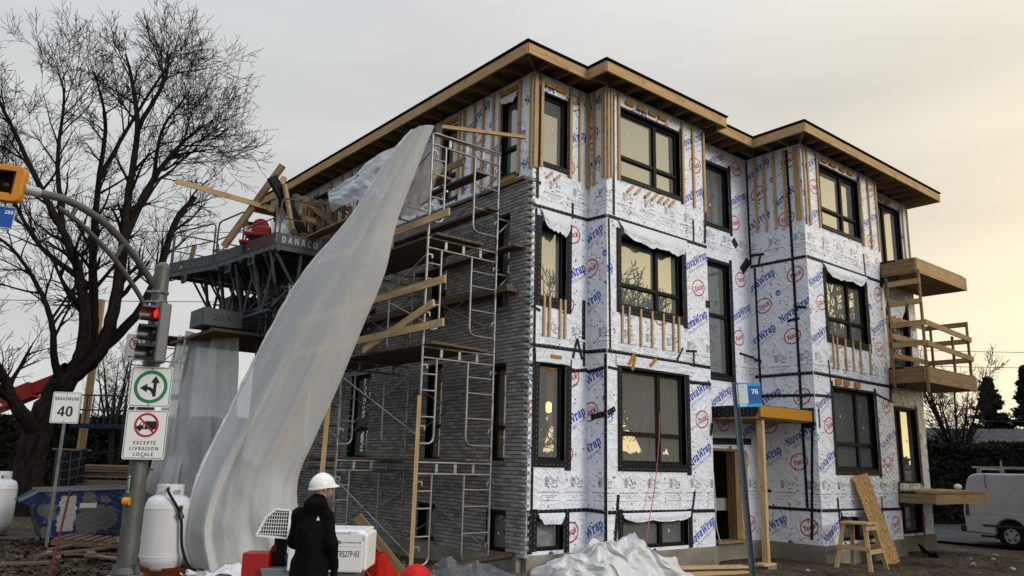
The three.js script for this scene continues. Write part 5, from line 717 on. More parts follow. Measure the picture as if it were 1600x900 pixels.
// house behind the hedge
function house(label, x, z, turn, w, d, h, rh, wallC, roofC) {
  const t = thing('house', label, 'house', [x, -0.3, z], turn); const wm = std({ color: wallC, roughness: 0.9 });
  part('wall', box(w, h, d, 0, h / 2, 0), wm, t); const roof = part('roof', slab([[-d / 2 - 0.4, 0], [d / 2 + 0.4, 0], [0, rh]], w + 0.8).rotateY(Math.PI / 2).translate(-w / 2 - 0.4, h, 0), std({ map: tex(256, 256, (u, v) => { const c = Math.floor(v * 18), k = hash(Math.floor(u * 26 + (c % 2) * 0.5), c, 821); return grey(80 + 34 * k + 14 * (fbm(u, v, 30, 30, 2, 823) - 0.5)); }, { rep: [0.4, 0.4] }), color: roofC, roughness: 0.95 }), t);
  part('chimney', box(0.6, 1.0, 0.6, w * 0.2, h + rh * 0.75, -0.6), wm, roof);
  for (const k of [-0.3, 0.05, 0.32]) { const win = part('window', box(1.2, 1.2, 0.06, w * k, h * 0.55, d / 2 + 0.02), std({ color: 0xbcbcb8, roughness: 0.6 }), t); part('pane', new THREE.PlaneGeometry(1.0, 1.0).translate(w * k, h * 0.55, d / 2 + 0.055), M.glass, win); }
  part('door', box(0.95, 2.0, 0.06, w * 0.18, 1.0, d / 2 + 0.02), std({ color: 0x4a3a30, roughness: 0.6 }), t);
}
house('low house with grey shingle roof behind the hedge and van', 46, -6.5, -0.9, 14, 8, 3.0, 1.75, 0x8a857c, 0xb9b9bb); house('low brick house far off beside the tree trunk', -1.5, -61, 0.1, 13, 8, 2.7, 2.0, 0x7a5546, 0x9a9694);
// wires and timber pole
const wire = (p, q, sag, label) => single('overhead_wire', pipe([p, [(p[0] + q[0]) / 2, (p[1] + q[1]) / 2 - sag, (p[2] + q[2]) / 2], q], 0.018, 30, 5), M.black, label, 'wire', 'overhead wires');
wire([20, 8.6, -24], [75, 9.9, 21], 0.5, 'upper overhead wire crossing the sky beyond the balconies'); wire([20, 7.7, -24], [75, 9.0, 21], 0.5, 'lower overhead wire crossing the sky beyond the balconies'); wire([20, 4.6, -24], [75, 6.0, 21], 0.5, 'low overhead wire passing in front of the bare tree by the house'); wire([-30, 13.6, -58], [10, 13.3, -26], 0.4, 'overhead wire behind the large bare tree'); wire([-30, 9.6, -58], [10, 9.6, -26], 0.4, 'lower overhead wire behind the large bare tree');
single('timber_pole', new THREE.CylinderGeometry(0.11, 0.14, 7, 12).translate(0, 3.2, 0).applyMatrix4(new THREE.Matrix4().makeTranslation(-3.0, 0, -18.2)), M.fascia, 'pale round timber pole in front of the dark hedge', 'pole');
// ---------------------------------------------------------------- left yard
function tank(label, x, z, s = 1) {
  const t = thing('propane_tank', label, 'propane tank', [x, groundY(x, z) + 0.06, z], TURN, 'propane tanks'); t.scale.setScalar(s);
  const wm = std({ map: tex(256, 256, (u, v) => { const n = fbm(u, v, 8, 8, 4, 901), sc = fbm(u, v, 20, 30, 3, 905) > 0.8 ? 1 : 0; return sc ? [178, 176, 172] : grey(206 + 30 * (n - 0.5)); }), roughness: 0.42 });
  part('body', new THREE.LatheGeometry([[0.02, 0], [0.27, 0], [0.27, 0.07], [0.3, 0.09], [0.345, 0.2], [0.345, 0.92], [0.34, 0.93], [0.335, 0.98], [0.3, 1.07], [0.2, 1.12], [0.02, 1.13]].map(([a, b]) => new THREE.Vector2(a, b)), 40), wm, t);
  part('weld_seam', new THREE.TorusGeometry(0.346, 0.006, 6, 40).rotateX(Math.PI / 2).translate(0, 0.92, 0), wm, t); part('weld_seam', new THREE.TorusGeometry(0.346, 0.006, 6, 40).rotateX(Math.PI / 2).translate(0, 0.22, 0), wm, t);
  const col = []; const arc = (a, b, y0, y1) => { const s2 = new THREE.Shape(); s2.absarc(0, 0, 0.2, a, b, false); s2.absarc(0, 0, 0.188, b, a, true); col.push(new THREE.ExtrudeGeometry(s2, { depth: y1 - y0, bevelEnabled: false, curveSegments: 16 }).rotateX(-Math.PI / 2).translate(0, y0, 0)); };
  arc(0, Math.PI * 2 - 0.001, 1.2, 1.28); arc(0, Math.PI * 2 - 0.001, 1.09, 1.125); for (const a of [-0.35, 1.2, 2.75, 4.45]) arc(a, a + 0.85, 1.125, 1.2); part('collar', merge(col), wm, t); part('valve', merge([new THREE.CylinderGeometry(0.035, 0.045, 0.12, 12).translate(0, 1.18, 0), new THREE.CylinderGeometry(0.05, 0.05, 0.03, 12).translate(0, 1.25, 0)]), std({ color: 0x6b5a33, roughness: 0.4, metalness: 0.7 }), t);
  return t;
}
const tk = tank('white upright propane tank with a hose beside the white tarp', -4.86, -2.8); tank('white upright propane tank standing beside the big tree trunk', -6.15, -10.2);
single('gas_hose', pipe([[-4.86, 1.22, -2.8], [-4.98, 1.16, -2.52], [-4.84, 0.9, -2.4], [-4.78, 0.72, -2.38], [-4.72, 0.3, -2.36], [-4.55, 0.0, -2.2], [-4.2, -0.04, -1.6], [-4.0, -0.04, -0.5]], 0.022, 60, 8), M.black, 'black gas hose hanging from the propane tank', 'hose');
single('hose_regulator', merge([new THREE.CylinderGeometry(0.045, 0.045, 0.1, 12).rotateZ(0.5).translate(-4.8, 0.8, -2.38), new THREE.CylinderGeometry(0.03, 0.03, 0.14, 10).rotateX(0.4).translate(-4.81, 0.88, -2.39)]), std({ color: 0x55585a, roughness: 0.4, metalness: 0.7 }), 'metal regulator on the hose of the propane tank', 'regulator');
{
  const x = -4.32, z = -2.95, t = thing('bucket', 'grey plastic bucket between propane tank and white tarp', 'bucket', [x, groundY(x, z), z]); const gm = std({ color: 0x8f9390, roughness: 0.6, side: THREE.DoubleSide });
  part('shell', new THREE.LatheGeometry([[0.01, 0.005], [0.125, 0], [0.15, 0.34], [0.16, 0.345], [0.16, 0.37], [0.153, 0.375], [0.148, 0.36], [0.12, 0.02]].map(([a, b]) => new THREE.Vector2(a, b)), 28), gm, t); part('rim_band', new THREE.TorusGeometry(0.153, 0.006, 6, 28).rotateX(Math.PI / 2).translate(0, 0.29, 0), gm, t); part('handle', pipe([[-0.16, 0.31, 0.02], [-0.1, 0.17, 0.16], [0.02, 0.11, 0.2], [0.12, 0.19, 0.15], [0.16, 0.31, 0.02]], 0.004, 30, 6), M.steelDark, t);
}
single('timber_sill', box(1.9, 0.12, 0.14).rotateY(TURN + 0.05).translate(-4.7, -0.03, -2.45), std({ map: wD, color: 0xb07050, roughness: 0.9 }), 'reddish timber on the ground in front of the propane tank', 'timber');
{
  const t = thing('dump_hopper', 'scraped blue steel dump hopper splashed with cement', 'hopper', [-5.1, 0.02, -8.05], TURN + 0.62);
  const hm = std({ map: tex(512, 512, (u, v) => { const a = fbm(u, v, 5, 4, 5, 911), b = fbm(u, v, 16, 6, 4, 913), c = fbm(u, v, 40, 40, 3, 915); if (Math.abs(u - 0.4 - 0.05 * (b - 0.5)) < 0.075 + 0.06 * (a - 0.5) && v > 0.12 && v < 0.82 + 0.1 * (c - 0.5)) return [138 + 40 * (c - 0.5), 140 + 40 * (c - 0.5), 138 + 40 * (c - 0.5)]; if (a > 0.56 || (c > 0.64 && b > 0.5)) return [62 + 30 * c, 62 + 30 * c, 60 + 30 * c]; return [20 + 16 * c, 32 + 20 * c, 60 + 26 * c]; }), roughness: 0.75 });
  const prof = [[-0.55, 0.0], [0.78, 0.06], [0.82, 0.92], [-0.72, 0.86], [-1.0, 0.68], [-0.74, 0.55]]; const g = slab(prof, 1.05, 0.012).translate(0, 0.06, -0.52); scaleUV(g, 0.55, 1.05, 0.5, 0); part('body', g, hm, t);
  part('rim', merge([bar([-1.02, 0.76, 0.56], [-0.72, 0.94, 0.56], 0.05, 0.05), bar([-0.72, 0.94, 0.56], [0.85, 1.0, 0.56], 0.05, 0.05), bar([-0.72, 0.94, -0.56], [0.85, 1.0, -0.56], 0.05, 0.05), bar([0.84, 1.0, -0.56], [0.84, 1.0, 0.56], 0.05, 0.05)]), std({ color: 0x5d6062, roughness: 0.7 }), t); part('fork_pocket', merge([box(1.2, 0.1, 0.16, 0.1, 0.0, 0.3), box(1.2, 0.1, 0.16, 0.1, 0.0, -0.3)]), M.steelDark, t); part('data_plate', box(0.3, 0.09, 0.004, 0.18, 0.66, 0.551), std({ color: 0xa8a49c, roughness: 0.7 }), t);
}
{
  const list = [[-5.0, -6.6, 0.2, 'grey'], [-4.4, -6.4, 0.5, 'brown']];
  list.forEach(([x, z, a, k], i) => { const t = thing('wood_pallet', k + ' broken pallet lying tilted in front of the blue hopper', 'pallet', [x, 0.0, z], TURN + a, 'pallets by the hopper'); t.rotation.z = i ? 0.12 : -0.05; for (let j = 0; j < 7; j++) part('slat', box(0.1, 0.02, 1.0, -0.5 + j * 0.165, 0.13, 0), i ? M.brownwood : M.oldwood, t); for (const zz of [-0.45, 0, 0.45]) part('stringer', box(1.15, 0.09, 0.05, 0, 0.07, zz), M.oldwood, t); });
  for (let k = 0; k < 12; k++) { const x = rr(-6.6, -4.0), z = rr(-6.4, -3.6), a = rr(0, 3.1), L = rr(0.4, 1.3); const b = single('scrap_board', box(L, 0.03, rr(0.07, 0.16)).rotateY(a).rotateZ(rr(-0.06, 0.06)).translate(x, groundY(x, z) + 0.03 + 0.012 * k, z), k % 3 ? M.oldwood : M.brownwood, 'loose scrap board lying on the leafy ground by the hopper', 'board', 'scrap boards by the hopper'); }
  LB([-4.45, 0.85, -6.7], [-3.85, 0.1, -6.2], 'grey plank leaning beside the signal pole foot', 0.2, 0.04, M.oldwood);
  for (let k = 0; k < 9; k++) single('lumber_board', box(rr(1.3, 1.9), 0.045, 0.16).rotateY(TURN + rr(-0.05, 0.05)).translate(-3.85 + rr(-0.1, 0.1), 1.16 + Math.floor(k / 2) * 0.062, -10.9 + (k % 2) * 0.18), k % 2 ? M.oldwood : M.brownwood, 'weathered board in the stack above the dark cylinder tank', 'board', 'stacked lumber by the hedge');
  const tr = thing('trestle', 'dark crate that carries the lumber stack', 'crate', [-3.85, -0.1, -10.85], TURN); for (let k = 0; k < 5; k++) part('plank', box(1.4, 0.22, 0.03, 0, 0.13 + k * 0.235, 0.3), M.oldwood, tr); for (const x of [-0.65, 0.65]) part('post', box(0.08, 1.22, 0.5, x, 0.62, 0.02), M.oldwood, tr);
  const cy = thing('fuel_tank', 'dark green horizontal cylinder tank with straps', 'tank', [-3.85, 0.5, -9.6], TURN + 0.1); const gm = std({ color: 0x3a4644, roughness: 0.5 });
  part('shell', new THREE.CapsuleGeometry(0.42, 0.75, 8, 24).rotateZ(Math.PI / 2), gm, cy); for (const x of [-0.3, 0.3]) part('strap', new THREE.TorusGeometry(0.425, 0.014, 6, 30).rotateY(Math.PI / 2).translate(x, 0, 0), M.black, cy); part('label_plate', new THREE.PlaneGeometry(0.18, 0.1).translate(-0.15, 0.2, 0.385).rotateX(-0.1), M.white, cy); for (const x of [-0.4, 0.4]) part('saddle', box(0.1, 0.35, 0.6, x, -0.42, 0), M.steelDark, cy);
  LB([-6.18, 1.15, -3.25], [-6.39, -0.12, -2.77], 'thin dark red stake stuck in the ground before the hopper', 0.028, 0.028, std({ color: 0x5b1c20, roughness: 0.7 }));
  const bl = std({ color: 0x23364c, roughness: 0.6 }), lf = thing('lift_basket', 'dark blue lift basket with rails hanging before the hedge', 'lift basket', [-2.75, 2.45, -16.9], TURN); part('floor', box(1.6, 0.14, 0.8, 0, 0.07, 0), bl, lf); for (let k = 0; k < 9; k++) part('rail_post', rod([-0.78 + k * 0.195, 0.1, 0.38], [-0.78 + k * 0.195, 1.0, 0.38], 0.02, 6), M.steelDark, lf); for (const y of [0.55, 1.0]) part('rail', rod([-0.8, y, 0.38], [0.8, y, 0.38], 0.024, 6), M.steelDark, lf); part('support_arm', rod([0.2, 0.05, -0.2], [0.2, -2.6, -0.6], 0.07, 8), M.steelDark, lf);
  const bm = thing('boom', 'red machine boom with a white letter reaching in behind the tree', 'boom', [-5.6, 2.75, -23.15], TURN); const km = canvasTex(256, 64, (g, w, h) => { g.fillStyle = '#8a211a'; g.fillRect(0, 0, w, h); g.fillStyle = '#d8d4cc'; g.font = 'bold 58px sans-serif'; g.fillText('K', 120, 54); }); part('outer_section', new THREE.BoxGeometry(2.6, 0.55, 0.5).rotateZ(0.42).translate(0.9, 0.55, 0), std({ map: km, roughness: 0.5 }), bm); part('inner_section', box(1.2, 0.4, 0.36).rotateZ(0.42).translate(2.5, 1.28, 0), M.red, bm); part('pedestal', box(0.5, 2.6, 0.5, -0.2, -1.5, 0), M.steelDark, bm);
  const pl = tex(128, 128, (u, v) => { const a = (u * 4) % 1 < 0.14 || (v * 4) % 1 < 0.14; return a ? [60, 66, 62] : [20, 24, 26]; }); single('plaid_blanket', sheet(20, 20, (u, v) => { const x = (u - 0.5) * 0.75; return [-4.75 + x * 0.77, 1.75 - v * 0.8 - 0.05 * Math.sin(u * 5), -10.7 + x * 0.64 + 0.08 * Math.sin(v * 3 + u * 9)]; }), std({ map: pl, roughness: 0.95, side: THREE.DoubleSide }), 'dark plaid blanket hanging behind the blue hopper', 'blanket'); LB([-5.1, 1.78, -11.0], [-4.4, 1.76, -10.4], 'bar that carries the plaid blanket', 0.04, 0.04, M.oldwood); LB([-5.1, 1.78, -11.0], [-5.1, -0.2, -11.0], 'thin post under the plaid blanket bar', 0.04, 0.04, M.oldwood);
}
// ---------------------------------------------------------------- light trailer
{
  const t = thing('light_trailer', 'white towed light plant with tilted grille lamp behind the worker', 'trailer', [-4.76, -0.15, 2.1], TURN);
  const wm = std({ color: 0xd9d9d6, roughness: 0.4 });
  const txt = canvasTex(1024, 512, (g, w, h) => { g.fillStyle = '#dcdcd9'; g.fillRect(0, 0, w, h); for (let k = 0; k < 260; k++) { g.fillStyle = 'rgba(120,115,105,0.12)'; g.fillRect(rnd() * w, rnd() * h, 1 + rnd() * 30, 1 + rnd() * 3); } g.fillStyle = '#1a2030'; g.fillRect(640, 96, 84, 44); g.fillStyle = '#dcdcd9'; g.font = 'bold 20px sans-serif'; g.fillText('Allmand', 643, 126); g.fillStyle = '#15171c'; g.font = 'bold 36px sans-serif'; g.fillText('Journeyman 360', 732, 132); g.fillStyle = '#b4b4b0'; g.fillRect(0, 176, w, 8); g.font = 'bold 92px sans-serif'; g.fillStyle = '#101114'; g.save(); g.scale(0.72, 1.3); g.fillText('TR527P-93', 935, 250); g.restore(); });
  // body: cross-section with a chamfered roof edge, drawn in z,y and run along x
  const W = 0.77; const body = slab([[-0.34, 0.7], [0.3, 0.7], [0.3, 0.98], [0.2, 1.1], [-0.34, 1.1]], W, 0.01).rotateY(-Math.PI / 2).translate(0.55, 0, 0); part('canopy', body, wm, t);
  const side = new THREE.PlaneGeometry(W, 0.37); part('side_panel', side.translate(0.165, 0.89, 0.314), std({ map: txt, roughness: 0.4 }), t);
  part('lower_skirt', slab([[-0.52, 0.69], [0.54, 0.69], [0.46, 0.52], [-0.45, 0.5]], 0.5, 0.005).translate(0, 0, -0.25), std({ color: 0x6d6f70, roughness: 0.6 }), t); part('corner_post', new RoundedBoxGeometry(0.06, 0.38, 0.6, 3, 0.028).translate(0.575, 0.89, 0), wm, t);
  part('lid_hinge', rod([-0.2, 1.09, 0.27], [0.42, 1.09, 0.27], 0.02, 10), wm, t); part('lid_latch', new RoundedBoxGeometry(0.1, 0.07, 0.06, 2, 0.015).translate(0.46, 1.075, 0.28), wm, t);
  part('wheel', new THREE.TorusGeometry(0.22, 0.09, 12, 28).translate(0.1, 0.31, 0.42), std({ color: 0x161616, roughness: 0.9 }), t); part('wheel', new THREE.TorusGeometry(0.22, 0.09, 12, 28).translate(0.1, 0.31, -0.42), std({ color: 0x161616, roughness: 0.9 }), t); part('chassis', merge([box(2.4, 0.09, 0.1, -0.3, 0.46, 0.3), box(2.4, 0.09, 0.1, -0.3, 0.46, -0.3), box(0.1, 0.09, 0.7, 0.6, 0.46, 0), box(0.1, 0.09, 0.7, -1.1, 0.46, 0), box(0.1, 0.46, 0.1, -1.35, 0.23, 0)]), M.black, t);
  const tray = part('tow_tray', box(0.9, 0.03, 0.6, -0.85, 0.52, 0.0), std({ color: 0xb9b9b5, roughness: 0.6 }), t);
  part('red_box', new RoundedBoxGeometry(0.28, 0.25, 0.26, 2, 0.012).translate(-0.61, 0.72, 0.05), std({ color: 0x9a1517, roughness: 0.45 }), t); part('reel', merge([new THREE.CylinderGeometry(0.14, 0.14, 0.05, 24).rotateX(Math.PI / 2).translate(-0.4, 0.7, -0.05), new THREE.TorusGeometry(0.1, 0.02, 8, 24).translate(-0.4, 0.7, -0.01)]), std({ color: 0x5a5c5c, roughness: 0.6 }), t); part('lamp_mast', box(0.12, 0.4, 0.1, -0.4, 0.88, -0.02), M.black, t); part('box_fin', slab([[0, 0], [0.07, 0.0], [0.07, 0.1], [0.02, 0.06]], 0.04).translate(-0.5, 0.845, 0), std({ color: 0x6b1012, roughness: 0.5 }), t);
  // lamp with slotted grille
  const lamp = new THREE.Group(); const fp = [[-0.2, -0.13], [0.14, -0.15], [0.14, 0.14], [-0.02, 0.15], [-0.12, 0.06]];
  const lg = slab(fp, 0.1, 0.008), M4 = new THREE.Matrix4().makeRotationX(-0.12).setPosition(-0.43, 1.15, 0.12); const lm = part('lamp_head', lg.translate(0, 0, -0.13).applyMatrix4(M4), M.black, t);
  part('lamp_rim', merge(fp.map((p, i) => bar([p[0], p[1], 0], [fp[(i + 1) % fp.length][0], fp[(i + 1) % fp.length][1], 0], 0.022, 0.03, [0, 0, 1]))).applyMatrix4(M4), wm, lm);
  for (let r = 0; r < 7; r++) { const y = -0.11 + r * 0.038, x0 = y < 0.06 ? -0.19 + (y + 0.13) * 0.4 : -0.12 + (y - 0.06) * 1.1; part('grille_bar', box(0.13 - x0, 0.007, 0.012, (x0 + 0.13) / 2, y, -0.004).applyMatrix4(M4), wm, lm); } for (let c = 0; c < 12; c++) { const x = -0.16 + c * 0.026; const top = x < -0.12 ? 0.0 : x < -0.02 ? 0.06 + (x + 0.12) * 0.9 : 0.14; part('grille_bar', box(0.005, top + 0.13, 0.01, x, (top - 0.13) / 2, -0.008).applyMatrix4(M4), wm, lm); }
}
single('power_cord', pipe([[-4.46, 0.77, 2.24], [-4.4, 0.66, 2.35], [-4.28, 0.45, 2.45], [-4.15, 0.1, 2.6], [-3.9, -0.08, 2.7]], 0.011, 40, 6), std({ color: 0xa02a34, roughness: 0.5 }), 'red cord hanging from the light trailer', 'cord');
{
  const fab = std({ color: 0xa01c10, roughness: 0.8, side: THREE.DoubleSide, bumpMap: withRepeat(tarpBump, 2, 2), bumpScale: 0.03 });
  const cone = sheet(40, 30, (u, v) => { const a = u * 6.283, r = 0.06 + 0.32 * v + 0.03 * Math.sin(a * 9) * v, y = 0.66 - v * 0.72; return [-3.98 + 0.1 * v + Math.cos(a) * r * 1.15, y, 2.12 + 0.08 * v + Math.sin(a) * r]; }); single('fabric_duct', cone, fab, 'red fabric duct end draped beside the white trailer', 'duct');
  single('fabric_bundle', sheet(40, 24, (u, v) => { const a = u * 6.283, ph = v * 2.2, r = 0.165 * (1 + 0.05 * Math.sin(a * 5 + 2)); return [-4.22 + Math.sin(ph) * Math.cos(a) * r, 0.5 + Math.cos(ph) * 0.17, 3.28 + Math.sin(ph) * Math.sin(a) * r]; }), std({ color: 0xc01010, roughness: 0.6, side: THREE.DoubleSide, bumpMap: withRepeat(tarpBump, 1, 1), bumpScale: 0.02 }), 'bright red rounded fabric hood of a bundle near the worker', 'bundle'); single('bundle_stand', merge([new THREE.CylinderGeometry(0.13, 0.2, 0.5, 20).translate(-4.22, 0.16, 3.28)]), std({ color: 0x8f0f0f, roughness: 0.7 }), 'dark red base below the bright red hood', 'bundle');
  single('red_sheet', sheet(24, 10, (u, v) => { const x = u * 0.6; return [-4.1 + x * 0.77 + v * 0.1, 0.5 - u * 0.42 - v * 0.1 + 0.04 * Math.sin(u * 12), 3.35 + x * 0.64 - v * 0.3]; }), fab, 'red sheet trailing to the ground from the red hood', 'sheet');
}
// ---------------------------------------------------------------- worker
{
  const t = thing('person', 'worker in black hooded jacket and white hard hat seen from behind', 'person', [-5.56, -0.09, 3.56], TURN);
  const cap = (p, a, b, ra, rb) => { const px = p[0] - a[0], py = p[1] - a[1], pz = p[2] - a[2], bx = b[0] - a[0], by = b[1] - a[1], bz = b[2] - a[2], h = Math.max(0, Math.min(1, (px * bx + py * by + pz * bz) / (bx * bx + by * by + bz * bz + 1e-9))); return Math.hypot(px - bx * h, py - by * h, pz - bz * h) - (ra + (rb - ra) * h); };
  const smin = (a, b, k) => { const h = Math.max(0, k - Math.abs(a - b)) / k; return Math.min(a, b) - h * h * k * 0.25; };
  const ell = (p, c, r) => { const x = (p[0] - c[0]) / r[0], y = (p[1] - c[1]) / r[1], z = (p[2] - c[2]) / r[2], k = Math.hypot(x, y, z); return (k - 1) * Math.min(...r); };
  const bones = [[[0, 0.8, 0], [0, 1.16, 0.01], 0.128, 0.132], [[-0.105, 1.285, 0], [0.105, 1.285, 0], 0.07, 0.07], [[0, 1.25, 0.02], [0.05, 1.43, 0.0], 0.07, 0.062], [[-0.13, 1.28, 0], [-0.165, 1.05, -0.05], 0.056, 0.05], [[-0.165, 1.05, -0.05], [-0.1, 0.97, -0.25], 0.05, 0.042], [[0.135, 1.275, 0], [0.195, 1.04, 0.02], 0.056, 0.05], [[0.195, 1.04, 0.02], [0.215, 0.84, -0.06], 0.05, 0.041], [[-0.075, 0.86, 0], [-0.09, 0.48, -0.01], 0.09, 0.066], [[-0.1, 0.48, -0.01], [-0.1, 0.1, 0.02], 0.07, 0.055], [[0.075, 0.86, 0], [0.1, 0.48, -0.02], 0.09, 0.066], [[0.11, 0.48, -0.02], [0.11, 0.1, 0.02], 0.07, 0.055], [[-0.1, 0.05, 0.03], [-0.11, 0.04, -0.16], 0.05, 0.042], [[0.11, 0.05, 0.03], [0.13, 0.04, -0.16], 0.05, 0.042]];
  const body = (p) => { let d = 9; for (const [a, b, ra, rb] of bones) d = smin(d, cap(p, a, b, ra, rb), 0.05); d = smin(d, ell(p, [0, 0.74, 0], [0.15, 0.1, 0.125]), 0.05); d = smin(d, ell(p, [0.035, 1.385, 0.06], [0.105, 0.075, 0.075]), 0.05); d += 0.0022 * Math.sin(p[1] * 41 + p[0] * 23) * Math.sin(p[2] * 31 + p[1] * 17); return d; };
  const hd = [0.065, 1.53, -0.01], yaw = -0.85, cy = Math.cos(yaw), sy = Math.sin(yaw);                       // head turned to its right, chin raised
  const head = (p) => { const x = p[0] - hd[0], z = p[2] - hd[2], y = p[1] - hd[1], fx = x * cy - z * sy, fz = x * sy + z * cy, q = [fx, y * 0.97 + fz * -0.2, fz + y * 0.2]; let d = ell(q, [0, 0.02, 0.0], [0.076, 0.105, 0.092]); d = smin(d, ell(q, [0, -0.055, -0.035], [0.055, 0.06, 0.06]), 0.03); d = smin(d, cap(q, [0, 0.015, -0.088], [0, -0.022, -0.108], 0.01, 0.016), 0.015); d = smin(d, ell(q, [0.078, 0, 0.005], [0.01, 0.03, 0.018]), 0.008); d = smin(d, ell(q, [-0.078, 0, 0.005], [0.01, 0.03, 0.018]), 0.008); d = smin(d, cap(q, [-0.02, -0.06, -0.092], [0.02, -0.06, -0.092], 0.008, 0.008), 0.01); d = Math.max(d, -ell(q, [0.03, 0.018, -0.1], [0.014, 0.008, 0.014])); d = Math.max(d, -ell(q, [-0.03, 0.018, -0.1], [0.014, 0.008, 0.014])); return d; };
  const hand = (w, dirv, s) => { const b = [[w, [w[0] + dirv[0] * 0.075, w[1] + dirv[1] * 0.075, w[2] + dirv[2] * 0.075], 0.03, 0.034]]; for (let k = 0; k < 4; k++) { const o = (k - 1.5) * 0.02, L = [0.06, 0.072, 0.068, 0.052][k], a = [w[0] + dirv[0] * 0.08, w[1] + dirv[1] * 0.08, w[2] + dirv[2] * 0.08 + o], m = [a[0] + dirv[0] * L * 0.55 - 0.006 * s, a[1] + dirv[1] * L * 0.55, a[2] + dirv[2] * L * 0.55], e = [m[0] + dirv[0] * L * 0.4 - 0.02 * s, m[1] + dirv[1] * L * 0.4, m[2] + dirv[2] * L * 0.4]; b.push([a, m, 0.0105, 0.01], [m, e, 0.01, 0.0085]); } b.push([[w[0] + dirv[0] * 0.025, w[1] + dirv[1] * 0.025, w[2] - 0.025], [w[0] + dirv[0] * 0.065 - 0.015 * s, w[1] + dirv[1] * 0.065, w[2] - 0.052], 0.013, 0.01]); return (p) => { let d = 9; for (const [a, c, ra, rb] of b) d = smin(d, cap(p, a, c, ra, rb), 0.01); return d; }; };
  const field = (f, c, half, res) => { const mc = new MarchingCubes(res, M.black, false, false, 200000); mc.isolation = 0; const s = res; for (let k = 0; k < s; k++) for (let j = 0; j < s; j++) for (let i = 0; i < s; i++) mc.field[k * s * s + j * s + i] = -f([c[0] + (i / (s / 2) - 1) * half, c[1] + (j / (s / 2) - 1) * half, c[2] + (k / (s / 2) - 1) * half]); mc.update(); const n = mc.count, g = new THREE.BufferGeometry(), p = new Float32Array(n * 3), e = 0.004; for (let i = 0; i < n * 3; i++) p[i] = mc.positionArray[i] * half + c[i % 3]; const nn = new Float32Array(n * 3); for (let i = 0; i < n; i++) { const P = [p[i * 3], p[i * 3 + 1], p[i * 3 + 2]], f0 = f(P); const q = V(f([P[0] + e, P[1], P[2]]) - f0, f([P[0], P[1] + e, P[2]]) - f0, f([P[0], P[1], P[2] + e]) - f0).normalize(); nn.set([q.x, q.y, q.z], i * 3); } g.setAttribute('position', new THREE.BufferAttribute(p, 3)); g.setAttribute('normal', new THREE.BufferAttribute(nn, 3)); return g; };
  const parts = [[field(body, [0, 0.74, -0.02], 0.82, 130), [0.0022, 0.0022, 0.0025]], [field(head, hd, 0.15, 76), [0.36, 0.22, 0.16]], [field(hand([0.216, 0.835, -0.065], [0.02, -1, -0.05], 1), [0.216, 0.77, -0.07], 0.12, 64), [0.004, 0.004, 0.004]], [field(hand([-0.1, 0.965, -0.255], [0.1, -0.5, -0.8], -1), [-0.09, 0.92, -0.31], 0.14, 64), [0.004, 0.004, 0.004]]];
  for (const [g, c] of parts) { const n = g.attributes.position.count, a = new Float32Array(n * 3); for (let i = 0; i < n; i++) a.set(c, i * 3); g.setAttribute('color', new THREE.BufferAttribute(a, 3)); }
  part('body', mergeGeometries(parts.map((q) => q[0])), std({ vertexColors: true, roughness: 0.85 }), t);
  // hard hat
  const hm = std({ color: 0xd8d8d5, roughness: 0.35 }); const M4 = new THREE.Matrix4().makeRotationY(yaw).multiply(new THREE.Matrix4().makeRotationX(0.2)).setPosition(hd[0], hd[1] + 0.022, hd[2]);
  const dome = sheet(40, 16, (u, v) => { const a = u * 6.283, ph = v * 1.62, rd = 1 + 0.035 * Math.exp(-Math.pow(Math.sin(a) / 0.14, 2)) * Math.sin(ph) * 0; const ridge = 0.007 * Math.exp(-Math.pow(Math.sin(ph) * Math.sin(a + 1.5708) / 0.16, 2)); return [Math.sin(ph) * Math.cos(a) * 0.1, Math.cos(ph) * (0.108 + ridge), Math.sin(ph) * Math.sin(a) * 0.122]; });
  const hat = part('hard_hat', dome.applyMatrix4(M4), std({ color: 0xd8d8d5, roughness: 0.35, side: THREE.DoubleSide }), t);
  part('brim', sheet(48, 4, (u, v) => { const a = u * 6.283, fr = Math.max(0, -Math.sin(a)), o = v * (0.014 + 0.05 * Math.pow(fr, 1.6)); return [Math.cos(a) * (0.1 + o * 0.7), -0.006 - v * 0.012 - 0.02 * v * fr, Math.sin(a) * (0.122 + o * 0.7)]; }).applyMatrix4(M4), std({ color: 0xd8d8d5, roughness: 0.35, side: THREE.DoubleSide }), hat); part('band', new THREE.TorusGeometry(0.102, 0.006, 6, 40).rotateX(Math.PI / 2).scale(1, 1, 1.22).translate(0, -0.008, 0).applyMatrix4(M4), hm, hat);
  part('suspension_strap', pipe([[0.15, 1.53, 0.05], [0.155, 1.47, 0.03], [0.13, 1.42, 0.0]], 0.007, 12, 6), std({ color: 0x9a8a6a, roughness: 0.8 }), hat);
  const logo = new THREE.ShapeGeometry(shapeOf([[0, 0.022], [0.016, -0.014], [-0.016, -0.014]])); part('jacket_logo', logo.rotateX(-0.1).translate(0.075, 1.265, 0.098), M.white, t);
}
